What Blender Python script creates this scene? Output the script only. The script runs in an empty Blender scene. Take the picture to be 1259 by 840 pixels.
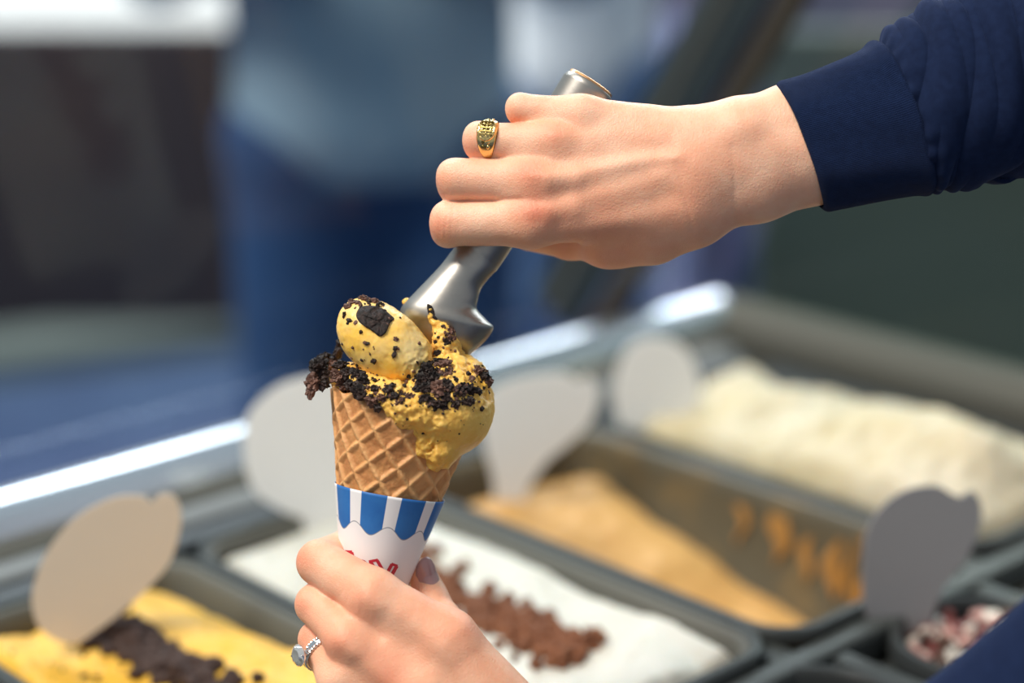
import bpy, math, random
import numpy as np
from mathutils import Vector, Matrix

random.seed(7)
rng = np.random.RandomState(11)
C = bpy.context.scene.collection
S = bpy.context.scene

# ------------------------------------------------------------------ camera
FPX, CX, CY = 2364.0, 629.5, 420.0
PITCH = math.atan(720 / FPX)
RIM_Z = 0.90                       # height of the tub rims above the floor
CAM = np.array([0.0, 0.0, RIM_Z + 0.515])
cd = bpy.data.cameras.new('camera')
cam = bpy.data.objects.new('camera', cd)
C.objects.link(cam)
cam.location = CAM
cam.rotation_euler = (math.pi / 2 - PITCH, 0, 0)
cd.sensor_width = 36.0
cd.lens = 36.0 * FPX / 1259.0
cd.clip_start = 0.05
cd.dof.use_dof = True
cd.dof.focus_distance = 0.9456
cd.dof.aperture_fstop = 2.1
S.camera = cam

# ------------------------------------------------------------------ light
wd = bpy.data.worlds.new('world')
S.world = wd
wd.use_nodes = True
bg = wd.node_tree.nodes['Background']
bg.inputs['Color'].default_value = (0.84, 0.92, 1.0, 1)
bg.inputs['Strength'].default_value = 0.46
sl = bpy.data.lights.new('sun', 'SUN')
sl.energy = 4.3
sl.angle = math.radians(22)
sl.color = (1.0, 0.93, 0.83)
sun = bpy.data.objects.new('sun', sl)
C.objects.link(sun)
sun.rotation_euler = Vector((-0.46, -0.24, 0.86)).to_track_quat('Z', 'Y').to_euler()
# bright shopfront window behind the customers, above the frame
al = bpy.data.lights.new('shopfront_window', 'AREA')
al.shape = 'RECTANGLE'; al.size = 5.0; al.size_y = 2.6; al.energy = 420; al.color = (0.86, 0.93, 1.0)
alo = bpy.data.objects.new('shopfront_window', al); C.objects.link(alo)
alo.location = (2.6, 6.5, 3.2)
alo.rotation_euler = Vector((2.2, 5.6, 2.3)).to_track_quat('Z', 'Y').to_euler()
# ceiling light panel over the customers
al = bpy.data.lights.new('ceiling_panel', 'AREA')
al.shape = 'RECTANGLE'; al.size = 1.7; al.size_y = 1.2; al.energy = 75; al.color = (0.90, 0.95, 1.0)
alo = bpy.data.objects.new('ceiling_panel', al); C.objects.link(alo)
alo.location = (-0.85, 3.3, 3.0)
S.view_settings.view_transform = 'Standard'
S.view_settings.look = 'None'
S.view_settings.gamma = 1.0
S.view_settings.exposure = 0.0
S.cycles.use_denoising = True

# ------------------------------------------------------------------ frames
RT = np.array([1.0, 0, 0])
UP = np.array([0, math.sin(PITCH), math.cos(PITCH)])
BK = np.array([0, -math.cos(PITCH), math.sin(PITCH)])
SC = 0.0004                        # metres per unit of the hand frame
AZ = math.radians(43.3)
DA = np.array([-math.sin(AZ), math.cos(AZ), 0])
DB = np.array([math.cos(AZ), math.sin(AZ), 0])


def c3(p):
    """hand-frame point (right, down, towards the viewer) -> metric local frame"""
    q = 1 - p[2] / FPX
    return np.array([(p[0] - CX) * q, -(p[1] - CY) * q, p[2]])


def FW(v):
    """local metric frame -> world"""
    v = np.asarray(v, float)
    return CAM + SC * (v[..., 0:1] * RT + v[..., 1:2] * UP + (v[..., 2:3] - FPX) * BK)


def PW(x, y, z=0.0):
    return FW(c3((x, y, z))[None])[0]


def ray(px, py):
    return (px - CX) * RT - (py - CY) * UP - FPX * BK


def ray_z(px, py, z):
    d = ray(px, py)
    return CAM + d * ((z - CAM[2]) / d[2])


def ray_n(px, py, n, c):
    """ray against the plane dot(n, p) = c"""
    d = ray(px, py)
    n = np.asarray(n, float)
    return CAM + d * ((c - n @ CAM) / (n @ d))


def W(a, b, z=0.0):
    """cabinet frame: a away-left, b away-right, z above the rims"""
    return a * DA + b * DB + np.array([0, 0, RIM_Z + z])


# ------------------------------------------------------------------ materials
def new_mat(name):
    m = bpy.data.materials.new(name)
    m.use_nodes = True
    nt = m.node_tree
    return m, nt, nt.nodes['Principled BSDF']


def N(nt, typ, **kw):
    n = nt.nodes.new(typ)
    for k, v in kw.items():
        if k in n.inputs:
            n.inputs[k].default_value = v
        else:
            setattr(n, k, v)
    return n


def ramp(nt, src, stops):
    r = nt.nodes.new('ShaderNodeValToRGB')
    e = r.color_ramp.elements
    while len(e) < len(stops):
        e.new(0.5)
    for i, (p, c) in enumerate(stops):
        e[i].position = p
        e[i].color = (*c, 1) if len(c) == 3 else c
    nt.links.new(src, r.inputs[0])
    return r.outputs[0]


def M_(name, col, rough=0.5, metal=0.0, noise=None, bump=None, sss=0.0, sss_r=(1, .5, .25), sss_s=0.004, spec=0.5,
       coat=0.0, trans=0.0, aniso=0.0):
    """noise = (scale, colour2, lo, hi); bump = (scale, strength, distance)"""
    m, nt, p = new_mat(name)
    p.inputs['Base Color'].default_value = (*col, 1)
    p.inputs['Roughness'].default_value = rough
    p.inputs['Metallic'].default_value = metal
    p.inputs['Specular IOR Level'].default_value = spec
    p.inputs['Coat Weight'].default_value = coat
    p.inputs['Transmission Weight'].default_value = trans
    if sss:
        p.inputs['Subsurface Weight'].default_value = sss
        p.inputs['Subsurface Radius'].default_value = sss_r
        p.inputs['Subsurface Scale'].default_value = sss_s
    tc = N(nt, 'ShaderNodeTexCoord')
    if noise:
        n = N(nt, 'ShaderNodeTexNoise', Scale=noise[0], Detail=6.0, Roughness=0.6)
        nt.links.new(tc.outputs['Object'], n.inputs['Vector'])
        c = ramp(nt, n.outputs['Fac'], [(noise[2], col), (noise[3], noise[1])])
        nt.links.new(c, p.inputs['Base Color'])
    if bump:
        n = N(nt, 'ShaderNodeTexNoise', Scale=bump[0], Detail=5.0, Roughness=0.6)
        nt.links.new(tc.outputs['Object'], n.inputs['Vector'])
        b = N(nt, 'ShaderNodeBump', Strength=bump[1], Distance=bump[2])
        nt.links.new(n.outputs['Fac'], b.inputs['Height'])
        nt.links.new(b.outputs['Normal'], p.inputs['Normal'])
    return m


def skin_mat():
    m, nt, p = new_mat('skin')
    L = nt.links.new
    tc = N(nt, 'ShaderNodeTexCoord')
    at = N(nt, 'ShaderNodeAttribute', attribute_name='redness')
    n1 = N(nt, 'ShaderNodeTexNoise', Scale=55.0, Detail=5.0, Roughness=0.6)
    L(tc.outputs['Object'], n1.inputs['Vector'])
    ad = N(nt, 'ShaderNodeMath', operation='MULTIPLY_ADD')
    L(n1.outputs['Fac'], ad.inputs[0])
    ad.inputs[1].default_value = 0.55
    L(at.outputs['Fac'], ad.inputs[2])
    c = ramp(nt, ad.outputs[0], [(0.12, (0.89, 0.57, 0.40)), (0.42, (0.82, 0.41, 0.26)), (1.0, (0.70, 0.21, 0.12))])
    L(c, p.inputs['Base Color'])
    p.inputs['Roughness'].default_value = 0.47
    p.inputs['Specular IOR Level'].default_value = 0.35
    p.inputs['Subsurface Weight'].default_value = 0.35
    p.inputs['Subsurface Radius'].default_value = (1, .35, .2)
    p.inputs['Subsurface Scale'].default_value = 0.0045
    # fine criss-cross skin lines and pores
    v = N(nt, 'ShaderNodeTexVoronoi', Scale=900.0, feature='DISTANCE_TO_EDGE')
    L(tc.outputs['Object'], v.inputs['Vector'])
    n2 = N(nt, 'ShaderNodeTexNoise', Scale=700.0, Detail=4.0)
    L(tc.outputs['Object'], n2.inputs['Vector'])
    b1 = N(nt, 'ShaderNodeBump', Strength=0.55, Distance=0.0004)
    L(v.outputs['Distance'], b1.inputs['Height'])
    b2 = N(nt, 'ShaderNodeBump', Strength=0.45, Distance=0.0005)
    L(n2.outputs['Fac'], b2.inputs['Height'])
    L(b1.outputs['Normal'], b2.inputs['Normal'])
    L(b2.outputs['Normal'], p.inputs['Normal'])
    return m


def cloth_mat(name, col, col2, rib=False):
    m, nt, p = new_mat(name)
    L = nt.links.new
    tc = N(nt, 'ShaderNodeTexCoord')
    n = N(nt, 'ShaderNodeTexNoise', Scale=260.0, Detail=4.0)
    L(tc.outputs['Object'], n.inputs['Vector'])
    L(ramp(nt, n.outputs['Fac'], [(0.3, col), (0.75, col2)]), p.inputs['Base Color'])
    p.inputs['Roughness'].default_value = 0.9
    p.inputs['Specular IOR Level'].default_value = 0.15
    p.inputs['Sheen Weight'].default_value = 0.08
    p.inputs['Sheen Tint'].default_value = (0.3, 0.45, 1.0, 1)
    n2 = N(nt, 'ShaderNodeTexNoise', Scale=1500.0, Detail=3.0)
    L(tc.outputs['Object'], n2.inputs['Vector'])
    b = N(nt, 'ShaderNodeBump', Strength=0.35, Distance=0.0004)
    L(n2.outputs['Fac'], b.inputs['Height'])
    last = b
    if rib:
        uv = N(nt, 'ShaderNodeUVMap')
        w = N(nt, 'ShaderNodeTexWave', Scale=75.0, bands_direction='Y', Distortion=0.4)
        w.inputs['Detail Scale'].default_value = 2.0
        L(uv.outputs['UV'], w.inputs['Vector'])
        b3 = N(nt, 'ShaderNodeBump', Strength=1.0, Distance=0.0008)
        L(w.outputs['Fac'], b3.inputs['Height'])
        L(b.outputs['Normal'], b3.inputs['Normal'])
        last = b3
    L(last.outputs['Normal'], p.inputs['Normal'])
    return m


def glass_mat(name, tint=(0.93, 0.97, 0.98), base=0.03, f=0.45):
    m = bpy.data.materials.new(name)
    m.use_nodes = True
    nt = m.node_tree
    nt.nodes.remove(nt.nodes['Principled BSDF'])
    out = nt.nodes['Material Output']
    t = N(nt, 'ShaderNodeBsdfTransparent', Color=(*tint, 1))
    g = N(nt, 'ShaderNodeBsdfGlossy', Roughness=0.03)
    lw = N(nt, 'ShaderNodeFresnel', IOR=1.45)
    mu = N(nt, 'ShaderNodeMath', operation='MULTIPLY_ADD')
    mu.inputs[1].default_value = f
    mu.inputs[2].default_value = base
    mu.use_clamp = True
    mx = N(nt, 'ShaderNodeMixShader')
    L = nt.links.new
    L(lw.outputs[0], mu.inputs[0])
    L(mu.outputs[0], mx.inputs[0])
    L(t.outputs[0], mx.inputs[1])
    L(g.outputs[0], mx.inputs[2])
    L(mx.outputs[0], out.inputs['Surface'])
    return m


def paddle_mat(name, col, clear):
    m = bpy.data.materials.new(name)
    m.use_nodes = True
    nt = m.node_tree
    p = nt.nodes['Principled BSDF']
    p.inputs['Base Color'].default_value = (*col, 1)
    p.inputs['Roughness'].default_value = 0.45
    out = nt.nodes['Material Output']
    tl = N(nt, 'ShaderNodeBsdfTranslucent', Color=(*col, 1))
    tp = N(nt, 'ShaderNodeBsdfTransparent', Color=(1, 1, 1, 1))
    m1 = N(nt, 'ShaderNodeMixShader', Fac=0.4)
    m2 = N(nt, 'ShaderNodeMixShader', Fac=clear)
    L = nt.links.new
    L(p.outputs[0], m1.inputs[1]); L(tl.outputs[0], m1.inputs[2])
    L(m1.outputs[0], m2.inputs[1]); L(tp.outputs[0], m2.inputs[2])
    L(m2.outputs[0], out.inputs['Surface'])
    return m


MAT = {
    'skin': skin_mat(),
    'steel': M_('brushed_steel', (0.34, 0.32, 0.29), 0.40, 1.0, noise=(60, (0.42, 0.40, 0.37), .3, .7), bump=(500, .08, .0004)),
    'copper': M_('copper', (0.75, 0.40, 0.18), 0.35, 1.0),
    'gold': M_('gold', (0.83, 0.60, 0.24), 0.22, 1.0),
    'gold_dark': M_('dark_gold', (0.20, 0.15, 0.05), 0.35, 1.0),
    'silver': M_('silver', (0.75, 0.75, 0.76), 0.16, 1.0),
    'nail': M_('nail_polish', (0.38, 0.20, 0.19), 0.16, 0.0, coat=1.0, spec=.6),
    'sweat': cloth_mat('navy_cotton', (0.004, 0.010, 0.036), (0.007, 0.016, 0.052)),
    'rib': cloth_mat('navy_rib', (0.005, 0.014, 0.052), (0.008, 0.021, 0.072), True),
    'cream': M_('yellow_ice_cream', (0.86, 0.46, 0.07), 0.42, 0, noise=(45, (0.92, 0.60, 0.16), .35, .7), bump=(420, .55, .0012),
                sss=.35, sss_r=(1, .7, .3), sss_s=.004, spec=.5),
    'ball': M_('smooth_ice_cream', (0.93, 0.55, 0.085), 0.34, 0, noise=(28, (0.90, 0.68, 0.30), .42, .64), bump=(260, .32, .001),
               sss=.35, sss_r=(1, .7, .3), sss_s=.004, spec=.5),
    'cookie': M_('dark_cookie', (0.010, 0.006, 0.005), 0.6, 0, noise=(420, (0.055, 0.026, 0.020), .45, .8), bump=(900, .8, .0008), spec=.35),
    'cookie2': M_('brown_cookie', (0.07, 0.028, 0.017), 0.6, 0, noise=(420, (0.20, 0.095, 0.065), .4, .75), bump=(900, .8, .0008)),
    'choc': M_('chocolate_crumble', (0.12, 0.036, 0.012), 0.8, 0, noise=(200, (0.27, 0.095, 0.035), .4, .7), bump=(300, .6, .002)),
    'tub_yellow': M_('mango_ice_cream', (0.74, 0.385, 0.03), 0.5, 0, noise=(14, (0.80, 0.46, 0.06), .35, .7), bump=(70, .5, .004), sss=.2),
    'tub_white': M_('vanilla_ice_cream', (0.54, 0.505, 0.43), 0.5, 0, noise=(14, (0.60, 0.57, 0.51), .35, .7), bump=(60, .5, .004), sss=.2),
    'tub_cream': M_('cream_ice_cream', (0.52, 0.42, 0.25), 0.5, 0, noise=(9, (0.57, 0.50, 0.38), .38, .66), bump=(40, .5, .006), sss=.2),
    'tub_caramel': M_('caramel_ice_cream', (0.55, 0.285, 0.085), 0.5, 0, noise=(16, (0.64, 0.36, 0.12), .35, .7), bump=(60, .5, .004), sss=.1),
    'pan': M_('dark_pan_plastic', (0.042, 0.046, 0.046), 0.42, 0, spec=.22),
    'pan_clear': M_('smoked_pan_plastic', (0.085, 0.07, 0.045), 0.35, 0, noise=(22, (0.17, 0.11, 0.045), .5, .75)),
    'deck': M_('grey_deck_metal', (0.060, 0.066, 0.064), 0.5, 0.0, spec=.3, bump=(30, .05, .002)),
    'deck_dark': M_('black_gasket', (0.02, 0.023, 0.025), 0.5),
    'alu': M_('satin_aluminium', (0.46, 0.47, 0.50), 0.30, 1.0),
    'chrome': M_('polished_rail', (0.80, 0.84, 0.88), 0.22, 1.0),
    'olive_metal': M_('olive_metal', (0.085, 0.08, 0.068), 0.75, 0.0, spec=.15),
    'strut': M_('dark_frame_metal', (0.055, 0.065, 0.065), 0.4, 0.5),
    'strut2': M_('brown_frame_edge', (0.05, 0.035, 0.02), 0.5, 0.2),
    'smear': M_('thin_caramel', (.30, .14, .03), .5, noise=(60, (.42, .21, .06), .35, .7)),
    'tub_cookie': M_('brown_black_cookie', (.030, .013, .009), .8, 0, noise=(300, (.085, .04, .03), .4, .75)),
    'lip': M_('dull_lip_metal', (0.16, 0.16, 0.155), 0.6, 0.3),
    'wall_in': M_('grey_pan_plastic', (0.11, 0.105, 0.09), 0.5, spec=.2),
    'glass': glass_mat('clear_glass', (0.93, 0.97, 0.98), 0.0, .02),
    'glass_end': glass_mat('smoked_glass', (0.80, 0.86, 0.83), 0.0, .05),
    'paddle': paddle_mat('frosted_plastic', (0.88, 0.85, 0.82), 0.08),
    'paddle_tan': paddle_mat('tan_frosted_plastic', (0.78, 0.66, 0.54), 0.12),
    'paddle_grey': paddle_mat('grey_frosted_plastic', (0.36, 0.35, 0.36), 0.04),
}


# ------------------------------------------------------------------ mesh helpers
def raw_mesh(name, V, F, smooth=True):
    V = np.asarray(V, np.float32)
    me = bpy.data.meshes.new(name)
    if isinstance(F, np.ndarray):
        k = F.shape[1]
        me.vertices.add(len(V)); me.vertices.foreach_set('co', V.ravel())
        me.loops.add(F.size); me.loops.foreach_set('vertex_index', F.astype(np.int32).ravel())
        me.polygons.add(len(F))
        me.polygons.foreach_set('loop_start', np.arange(0, F.size, k, dtype=np.int32))
        me.polygons.foreach_set('loop_total', np.full(len(F), k, np.int32))
        me.update(calc_edges=True)
    else:
        me.from_pydata(V.tolist(), [], F)
        me.update()
    me.polygons.foreach_set('use_smooth', np.full(len(me.polygons), smooth))
    return me


def wpos(o):
    p = np.zeros(3)
    while o is not None:
        p += np.array(o.location)
        o = o.parent
    return p


def obj(name, V, F, mat, parent=None, smooth=True, loc=None):
    """V in world coordinates; origin at the parent's (or at loc)"""
    base = wpos(parent) if parent is not None else (np.asarray(loc, float) if loc is not None else np.asarray(V).mean(0))
    me = raw_mesh(name, np.asarray(V) - base, F, smooth)
    if mat is not None:
        me.materials.append(mat)
    o = bpy.data.objects.new(name, me)
    C.objects.link(o)
    if parent is not None:
        o.parent = parent
    else:
        o.location = base
    return o


def thing(name, label, cat, loc, group=None):
    o = bpy.data.objects.new(name, None)
    C.objects.link(o)
    o.location = loc
    o.empty_display_size = 0.02
    o['label'] = label; o['category'] = cat
    if group:
        o['group'] = group
    return o


def tag(o, label, cat, group=None, kind=None):
    o['label'] = label; o['category'] = cat
    if group:
        o['group'] = group
    if kind:
        o['kind'] = kind
    return o


def struct(o):
    o['kind'] = 'structure'
    return o


def box_vf(c, ax, hs):
    c = np.asarray(c, float)
    V = [c + sx * hs[0] * ax[0] + sy * hs[1] * ax[1] + sz * hs[2] * ax[2] for sx in (-1, 1) for sy in (-1, 1) for sz in (-1, 1)]
    F = [(0, 1, 3, 2), (4, 6, 7, 5), (0, 4, 5, 1), (2, 3, 7, 6), (0, 2, 6, 4), (1, 5, 7, 3)]
    return np.array(V), F


EX, EY, EZ = np.eye(3)


def bevel(o, w, seg=2):
    m = o.modifiers.new('bevel', 'BEVEL'); m.width = w; m.segments = seg
    return o


def cbox(name, a0, a1, b0, b1, z0, z1, mat, parent=None, bw=0.002):
    """box in the cabinet frame"""
    V, F = box_vf(W((a0 + a1) / 2, (b0 + b1) / 2, (z0 + z1) / 2), (DA, DB, EZ), (abs(a1 - a0) / 2, abs(b1 - b0) / 2, abs(z1 - z0) / 2))
    o = obj(name, V, F, mat, parent, smooth=False)
    if bw:
        bevel(o, bw)
    return o


def wbox(name, x0, x1, y0, y1, z0, z1, mat, parent=None, bw=0.0):
    V, F = box_vf(((x0 + x1) / 2, (y0 + y1) / 2, (z0 + z1) / 2), (EX, EY, EZ), ((x1 - x0) / 2, (y1 - y0) / 2, (z1 - z0) / 2))
    o = obj(name, V, F, mat, parent, smooth=False)
    if bw:
        bevel(o, bw)
    return o


def grid_faces(nu, nv, wrap_v=False, flip=False):
    i = np.arange(nu - 1)[:, None]
    j = np.arange(nv if wrap_v else nv - 1)[None]
    j2 = (j + 1) % nv
    q = np.stack([i * nv + j + 0 * i, i * nv + j2, (i + 1) * nv + j2, (i + 1) * nv + j], -1).reshape(-1, 4)
    return q[:, ::-1].copy() if flip else q


def set_uv(me, uv):
    l = me.uv_layers.new(name='UVMap')
    idx = np.empty(len(me.loops), np.int32)
    me.loops.foreach_get('vertex_index', idx)
    l.data.foreach_set('uv', np.asarray(uv, np.float32)[idx].ravel())


def set_attr(me, name, val):
    a = me.attributes.new(name, 'FLOAT', 'POINT')
    a.data.foreach_set('value', np.asarray(val, np.float32))


# ------------------------------------------------------------------ implicit surfaces
def smin(a, b, k):
    h = np.maximum(k - np.abs(a - b), 0) / k
    return np.minimum(a, b) - h * h * k * 0.25


def cap(P, a, b, ra, rb):
    a = np.asarray(a, np.float32); b = np.asarray(b, np.float32)
    ba = b - a
    pa = [P[i] - a[i] for i in range(3)]
    t = np.clip((pa[0] * ba[0] + pa[1] * ba[1] + pa[2] * ba[2]) / max(float(ba @ ba), 1e-6), 0, 1)
    d = (pa[0] - t * ba[0]) ** 2 + (pa[1] - t * ba[1]) ** 2 + (pa[2] - t * ba[2]) ** 2
    return np.sqrt(d) - (ra + (rb - ra) * t)


def chain(P, pts, k=8.0):
    d = None
    for p, q in zip(pts[:-1], pts[1:]):
        e = cap(P, c3(p), c3(q), p[3], q[3])
        d = e if d is None else smin(d, e, k)
    return d


def ell(P, c, r, ang=0.0):
    c = c3(c)
    x, y, z = P[0] - c[0], P[1] - c[1], P[2] - c[2]
    if ang:
        ca, sa = math.cos(ang), math.sin(ang)
        x, y = ca * x + sa * y, -sa * x + ca * y
    k0 = np.sqrt((x / r[0]) ** 2 + (y / r[1]) ** 2 + (z / r[2]) ** 2)
    k1 = np.sqrt((x / r[0] ** 2) ** 2 + (y / r[1] ** 2) ** 2 + (z / r[2] ** 2) ** 2) + 1e-9
    return k0 * (k0 - 1) / k1


_tab = rng.rand(64, 64, 64).astype(np.float32)


def vnoise(x, y, z):
    xi, yi, zi = np.floor(x).astype(int), np.floor(y).astype(int), np.floor(z).astype(int)
    fx, fy, fz = x - xi, y - yi, z - zi
    fx, fy, fz = [f * f * (3 - 2 * f) for f in (fx, fy, fz)]
    r = 0
    for dx in (0, 1):
        wx = fx if dx else 1 - fx
        for dy in (0, 1):
            wy = fy if dy else 1 - fy
            for dz in (0, 1):
                wz = fz if dz else 1 - fz
                r = r + wx * wy * wz * _tab[(xi + dx) & 63, (yi + dy) & 63, (zi + dz) & 63]
    return r - 0.5


def fbm(x, y, z, sc, octv=3, gain=0.5):
    r, a, f = 0, 1.0, 1.0 / sc
    for i in range(octv):
        r = r + a * vnoise(x * f + 17 * i, y * f + 5 * i, z * f + 31 * i)
        a *= gain; f *= 2.03
    return r


def polygonise(fn, lo, hi, h):
    """surface nets; lo/hi in the local metric frame"""
    ax = [np.arange(lo[i], hi[i] + h, h, dtype=np.float32) for i in range(3)]
    X, Y, Z = np.meshgrid(*ax, indexing='ij', sparse=True)
    shp = tuple(len(a) for a in ax)
    D = np.broadcast_to(fn((X, Y, Z)), shp).astype(np.float32)
    ins = D < 0
    n = [s - 1 for s in shp]
    cnt = np.zeros(n, np.int8)
    for dx in (0, 1):
        for dy in (0, 1):
            for dz in (0, 1):
                cnt += ins[dx:dx + n[0], dy:dy + n[1], dz:dz + n[2]]
    act = (cnt > 0) & (cnt < 8)
    I = np.argwhere(act)
    idx = np.full(n, -1, np.int32)
    idx[act] = np.arange(len(I))
    acc = np.zeros((len(I), 3)); num = np.zeros(len(I))
    cor = [(0, 0, 0), (1, 0, 0), (0, 1, 0), (1, 1, 0), (0, 0, 1), (1, 0, 1), (0, 1, 1), (1, 1, 1)]
    vals = [D[I[:, 0] + c[0], I[:, 1] + c[1], I[:, 2] + c[2]] for c in cor]
    for i in range(8):
        for j in range(i + 1, 8):
            if sum(abs(cor[i][k] - cor[j][k]) for k in range(3)) != 1:
                continue
            a, b = vals[i], vals[j]
            m = (a < 0) != (b < 0)
            t = np.where(m, a / np.where(m, a - b, 1), 0)
            p = np.array(cor[i]) + t[:, None] * (np.array(cor[j]) - np.array(cor[i]))
            acc += p * m[:, None]; num += m
    V = (I + acc / num[:, None]) * h + np.array(lo)
    F = []
    for axis in range(3):
        o1, o2 = (axis + 1) % 3, (axis + 2) % 3
        sl0 = [slice(1, -1)] * 3; sl1 = [slice(1, -1)] * 3
        sl0[axis] = slice(0, -1); sl1[axis] = slice(1, None)
        A, B = ins[tuple(sl0)], ins[tuple(sl1)]
        E = np.argwhere(A != B)
        if not len(E):
            continue
        sgn = A[tuple(E.T)]
        E = E.copy(); E[:, o1] += 1; E[:, o2] += 1

        def at(d1, d2):
            q = E.copy(); q[:, o1] -= d1; q[:, o2] -= d2
            return idx[q[:, 0], q[:, 1], q[:, 2]]
        q = np.stack([at(1, 1), at(0, 1), at(0, 0), at(1, 0)], 1)
        q[~sgn] = q[~sgn][:, ::-1]
        F.append(q[(q >= 0).all(1)])
    return V, np.concatenate(F)


def box_lohi(x0, x1, y0, y1, z0, z1):
    return (x0 - CX, -(y1 - CY), z0), (x1 - CX, -(y0 - CY), z1)


def seg_dist(x, y, pts):
    """distance in the view plane to a polyline given in hand-frame coordinates"""
    best = None
    for p, q in zip(pts[:-1], pts[1:]):
        ax_, ay_ = p[0] - CX, -(p[1] - CY)
        bx_, by_ = q[0] - CX, -(q[1] - CY)
        dx, dy = bx_ - ax_, by_ - ay_
        t = np.clip(((x - ax_) * dx + (y - ay_) * dy) / (dx * dx + dy * dy), 0, 1)
        d = np.hypot(x - ax_ - t * dx, y - ay_ - t * dy)
        best = d if best is None else np.minimum(best, d)
    return best


def relief(P, lines, z0, z1):
    m = np.clip((P[2] - z0) / (z1 - z0), 0, 1)
    h = 0
    for pts, amp, wid in lines:
        h = h + amp * np.exp(-(seg_dist(P[0], P[1], pts) / wid) ** 2)
    return h * m


def redness(V, spots):
    r = np.zeros(len(V))
    for x, y, s, a in spots:
        r += a * np.exp(-((V[:, 0] - (x - CX)) ** 2 + (V[:, 1] + (y - CY)) ** 2) / s ** 2)
    return r


# ================================================================== SETTING
def simple(name, col, rough=0.7, **k):
    return M_(name, col, rough, **k)


floor_mat = M_('blue_grey_floor', (0.028, 0.045, 0.10), 0.85, spec=.15, noise=(2.2, (0.05, 0.08, 0.15), .35, .7))
V, F = box_vf((0, 9.0, -0.05), (EX, EY, EZ), (14, 15, 0.05))
struct(obj('floor', V, F, floor_mat, smooth=False))


def plane_x(px, Y):
    return ray_n(px, 200, EY, Y)[0]


def plane_z(py, Y):
    return ray_n(600, py, EY, Y)[2]


# low dark wall behind on the left, tall dark wall on the right, bright pavement beyond
YW = 4.6
o = struct(wbox('wall_back', -9.0, plane_x(480, YW), YW, YW + 0.12, 0, plane_z(40, YW),
                M_('dark_brown_wall', (0.034, 0.024, 0.025), 0.9, spec=.2, noise=(1.5, (0.018, 0.015, 0.022), .35, .65))))
k0, k1 = ray_z(-260, 470, 0.03), ray_z(470, 376, 0.03)
kd = (k1 - k0) / np.linalg.norm(k1 - k0)
V, F = box_vf((k0 + k1) / 2, (kd, np.cross(EZ, kd), EZ), (np.linalg.norm(k1 - k0) / 2, .12, .03))
struct(obj('trim_1', V, F, simple('grey_green_kerb', (0.10, 0.12, 0.115)), smooth=False))
YW2 = 5.2
wr_mat = (M_('purple_grey_wall', (0.075, 0.07, 0.11), 0.8, noise=(1.2, (0.12, 0.12, 0.17), .4, .7)))
struct(wbox('wall_right', plane_x(782, YW2), plane_x(2100, YW2), YW2, YW2 + 0.12, 0, 2.6, wr_mat))
struct(wbox('trim_3', plane_x(525, YW2), plane_x(618, YW2), YW2, YW2 + 0.2, 0, 2.6, M_('brown_purple_post', (.05, .035, .05), .8)))
struct(wbox('trim_2', -9, 6, 7.9, 13.0, 0, 0.04, simple('bright_pavement', (0.88, 0.89, 0.92), 0.8)))

# ================================================================== CABINET
H = 0.515
A_FAR, A_NEAR, A_DIV = 1.995 * H, 1.292 * H, 1.262 * H
cab = thing('display_cabinet', 'grey metal ice cream display cabinet holding the tubs, with glass front', 'cabinet', W(1.6 * H, 1.8 * H, -0.85) )
b_tubs = [(0.945 * H, 1.262 * H), (1.302 * H, 1.622 * H), (1.662 * H, 2.012 * H), (2.058 * H, 2.40 * H)]
B0, B1 = 0.55 * H, 2.44 * H
ZD = -0.006
bars = [B0] + sum([[x, y] for x, y in b_tubs], []) + [B1]
for i in range(0, len(bars), 2):
    cbox('divider', A_DIV, A_FAR + 0.01, bars[i], bars[i + 1], ZD - 0.012, ZD, MAT['deck'], cab)
cbox('cross_bar', A_DIV - 0.012, A_DIV + 0.006, B0, B1 + .05, ZD - 0.02, ZD + 0.002, MAT['deck'], cab, .004)
# near deck with two round wells
nb = [(0.9 * H, 1.10 * H), (1.0, 1.0)]
cbox('deck_panel', 0.62 * H, A_DIV - 0.012, B0, B1 + .05, ZD - 0.03, ZD - 0.022, MAT['deck'], cab)
for bb in (1.70 * H, 1.99 * H, 1.36 * H):
    cbox('divider', 0.7 * H, A_DIV - 0.012, bb - .007, bb + .007, ZD - 0.02, ZD - 0.002, MAT['deck'], cab)
cbox('gasket', A_FAR + 0.006, A_FAR + 0.030, B0 - .3, B1 + .02, -0.02, 0.002, MAT['deck_dark'], cab, .003)


def extr(name, prof, b0, b1, mat, parent, along='b'):
    """profile of (a, z) points extruded along b, or (b, z) along a"""
    n = len(prof)
    pts = []
    for e in (b0, b1):
        for u, z in prof:
            pts.append(W(u, e, z) if along == 'b' else W(e, u, z))
    F = [(i, (i + 1) % n, n + (i + 1) % n, n + i) for i in range(n)]
    F += [tuple(range(n)), tuple(range(2 * n - 1, n - 1, -1))]
    o = obj(name, np.array(pts), F, mat, parent, smooth=False)
    import bmesh
    bm = bmesh.new(); bm.from_mesh(o.data)
    bmesh.ops.recalc_face_normals(bm, faces=bm.faces); bm.to_mesh(o.data); bm.free()
    o.data.polygons.foreach_set('use_smooth', np.full(len(o.data.polygons), True))
    m = o.modifiers.new('edge', 'EDGE_SPLIT'); m.split_angle = math.radians(35)
    return o


def arc(cx, cz, r, d0, d1, n=12):
    return [(cx + r * math.cos(math.radians(d0 + (d1 - d0) * i / n)), cz + r * math.sin(math.radians(d0 + (d1 - d0) * i / n))) for i in range(n + 1)]


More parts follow.
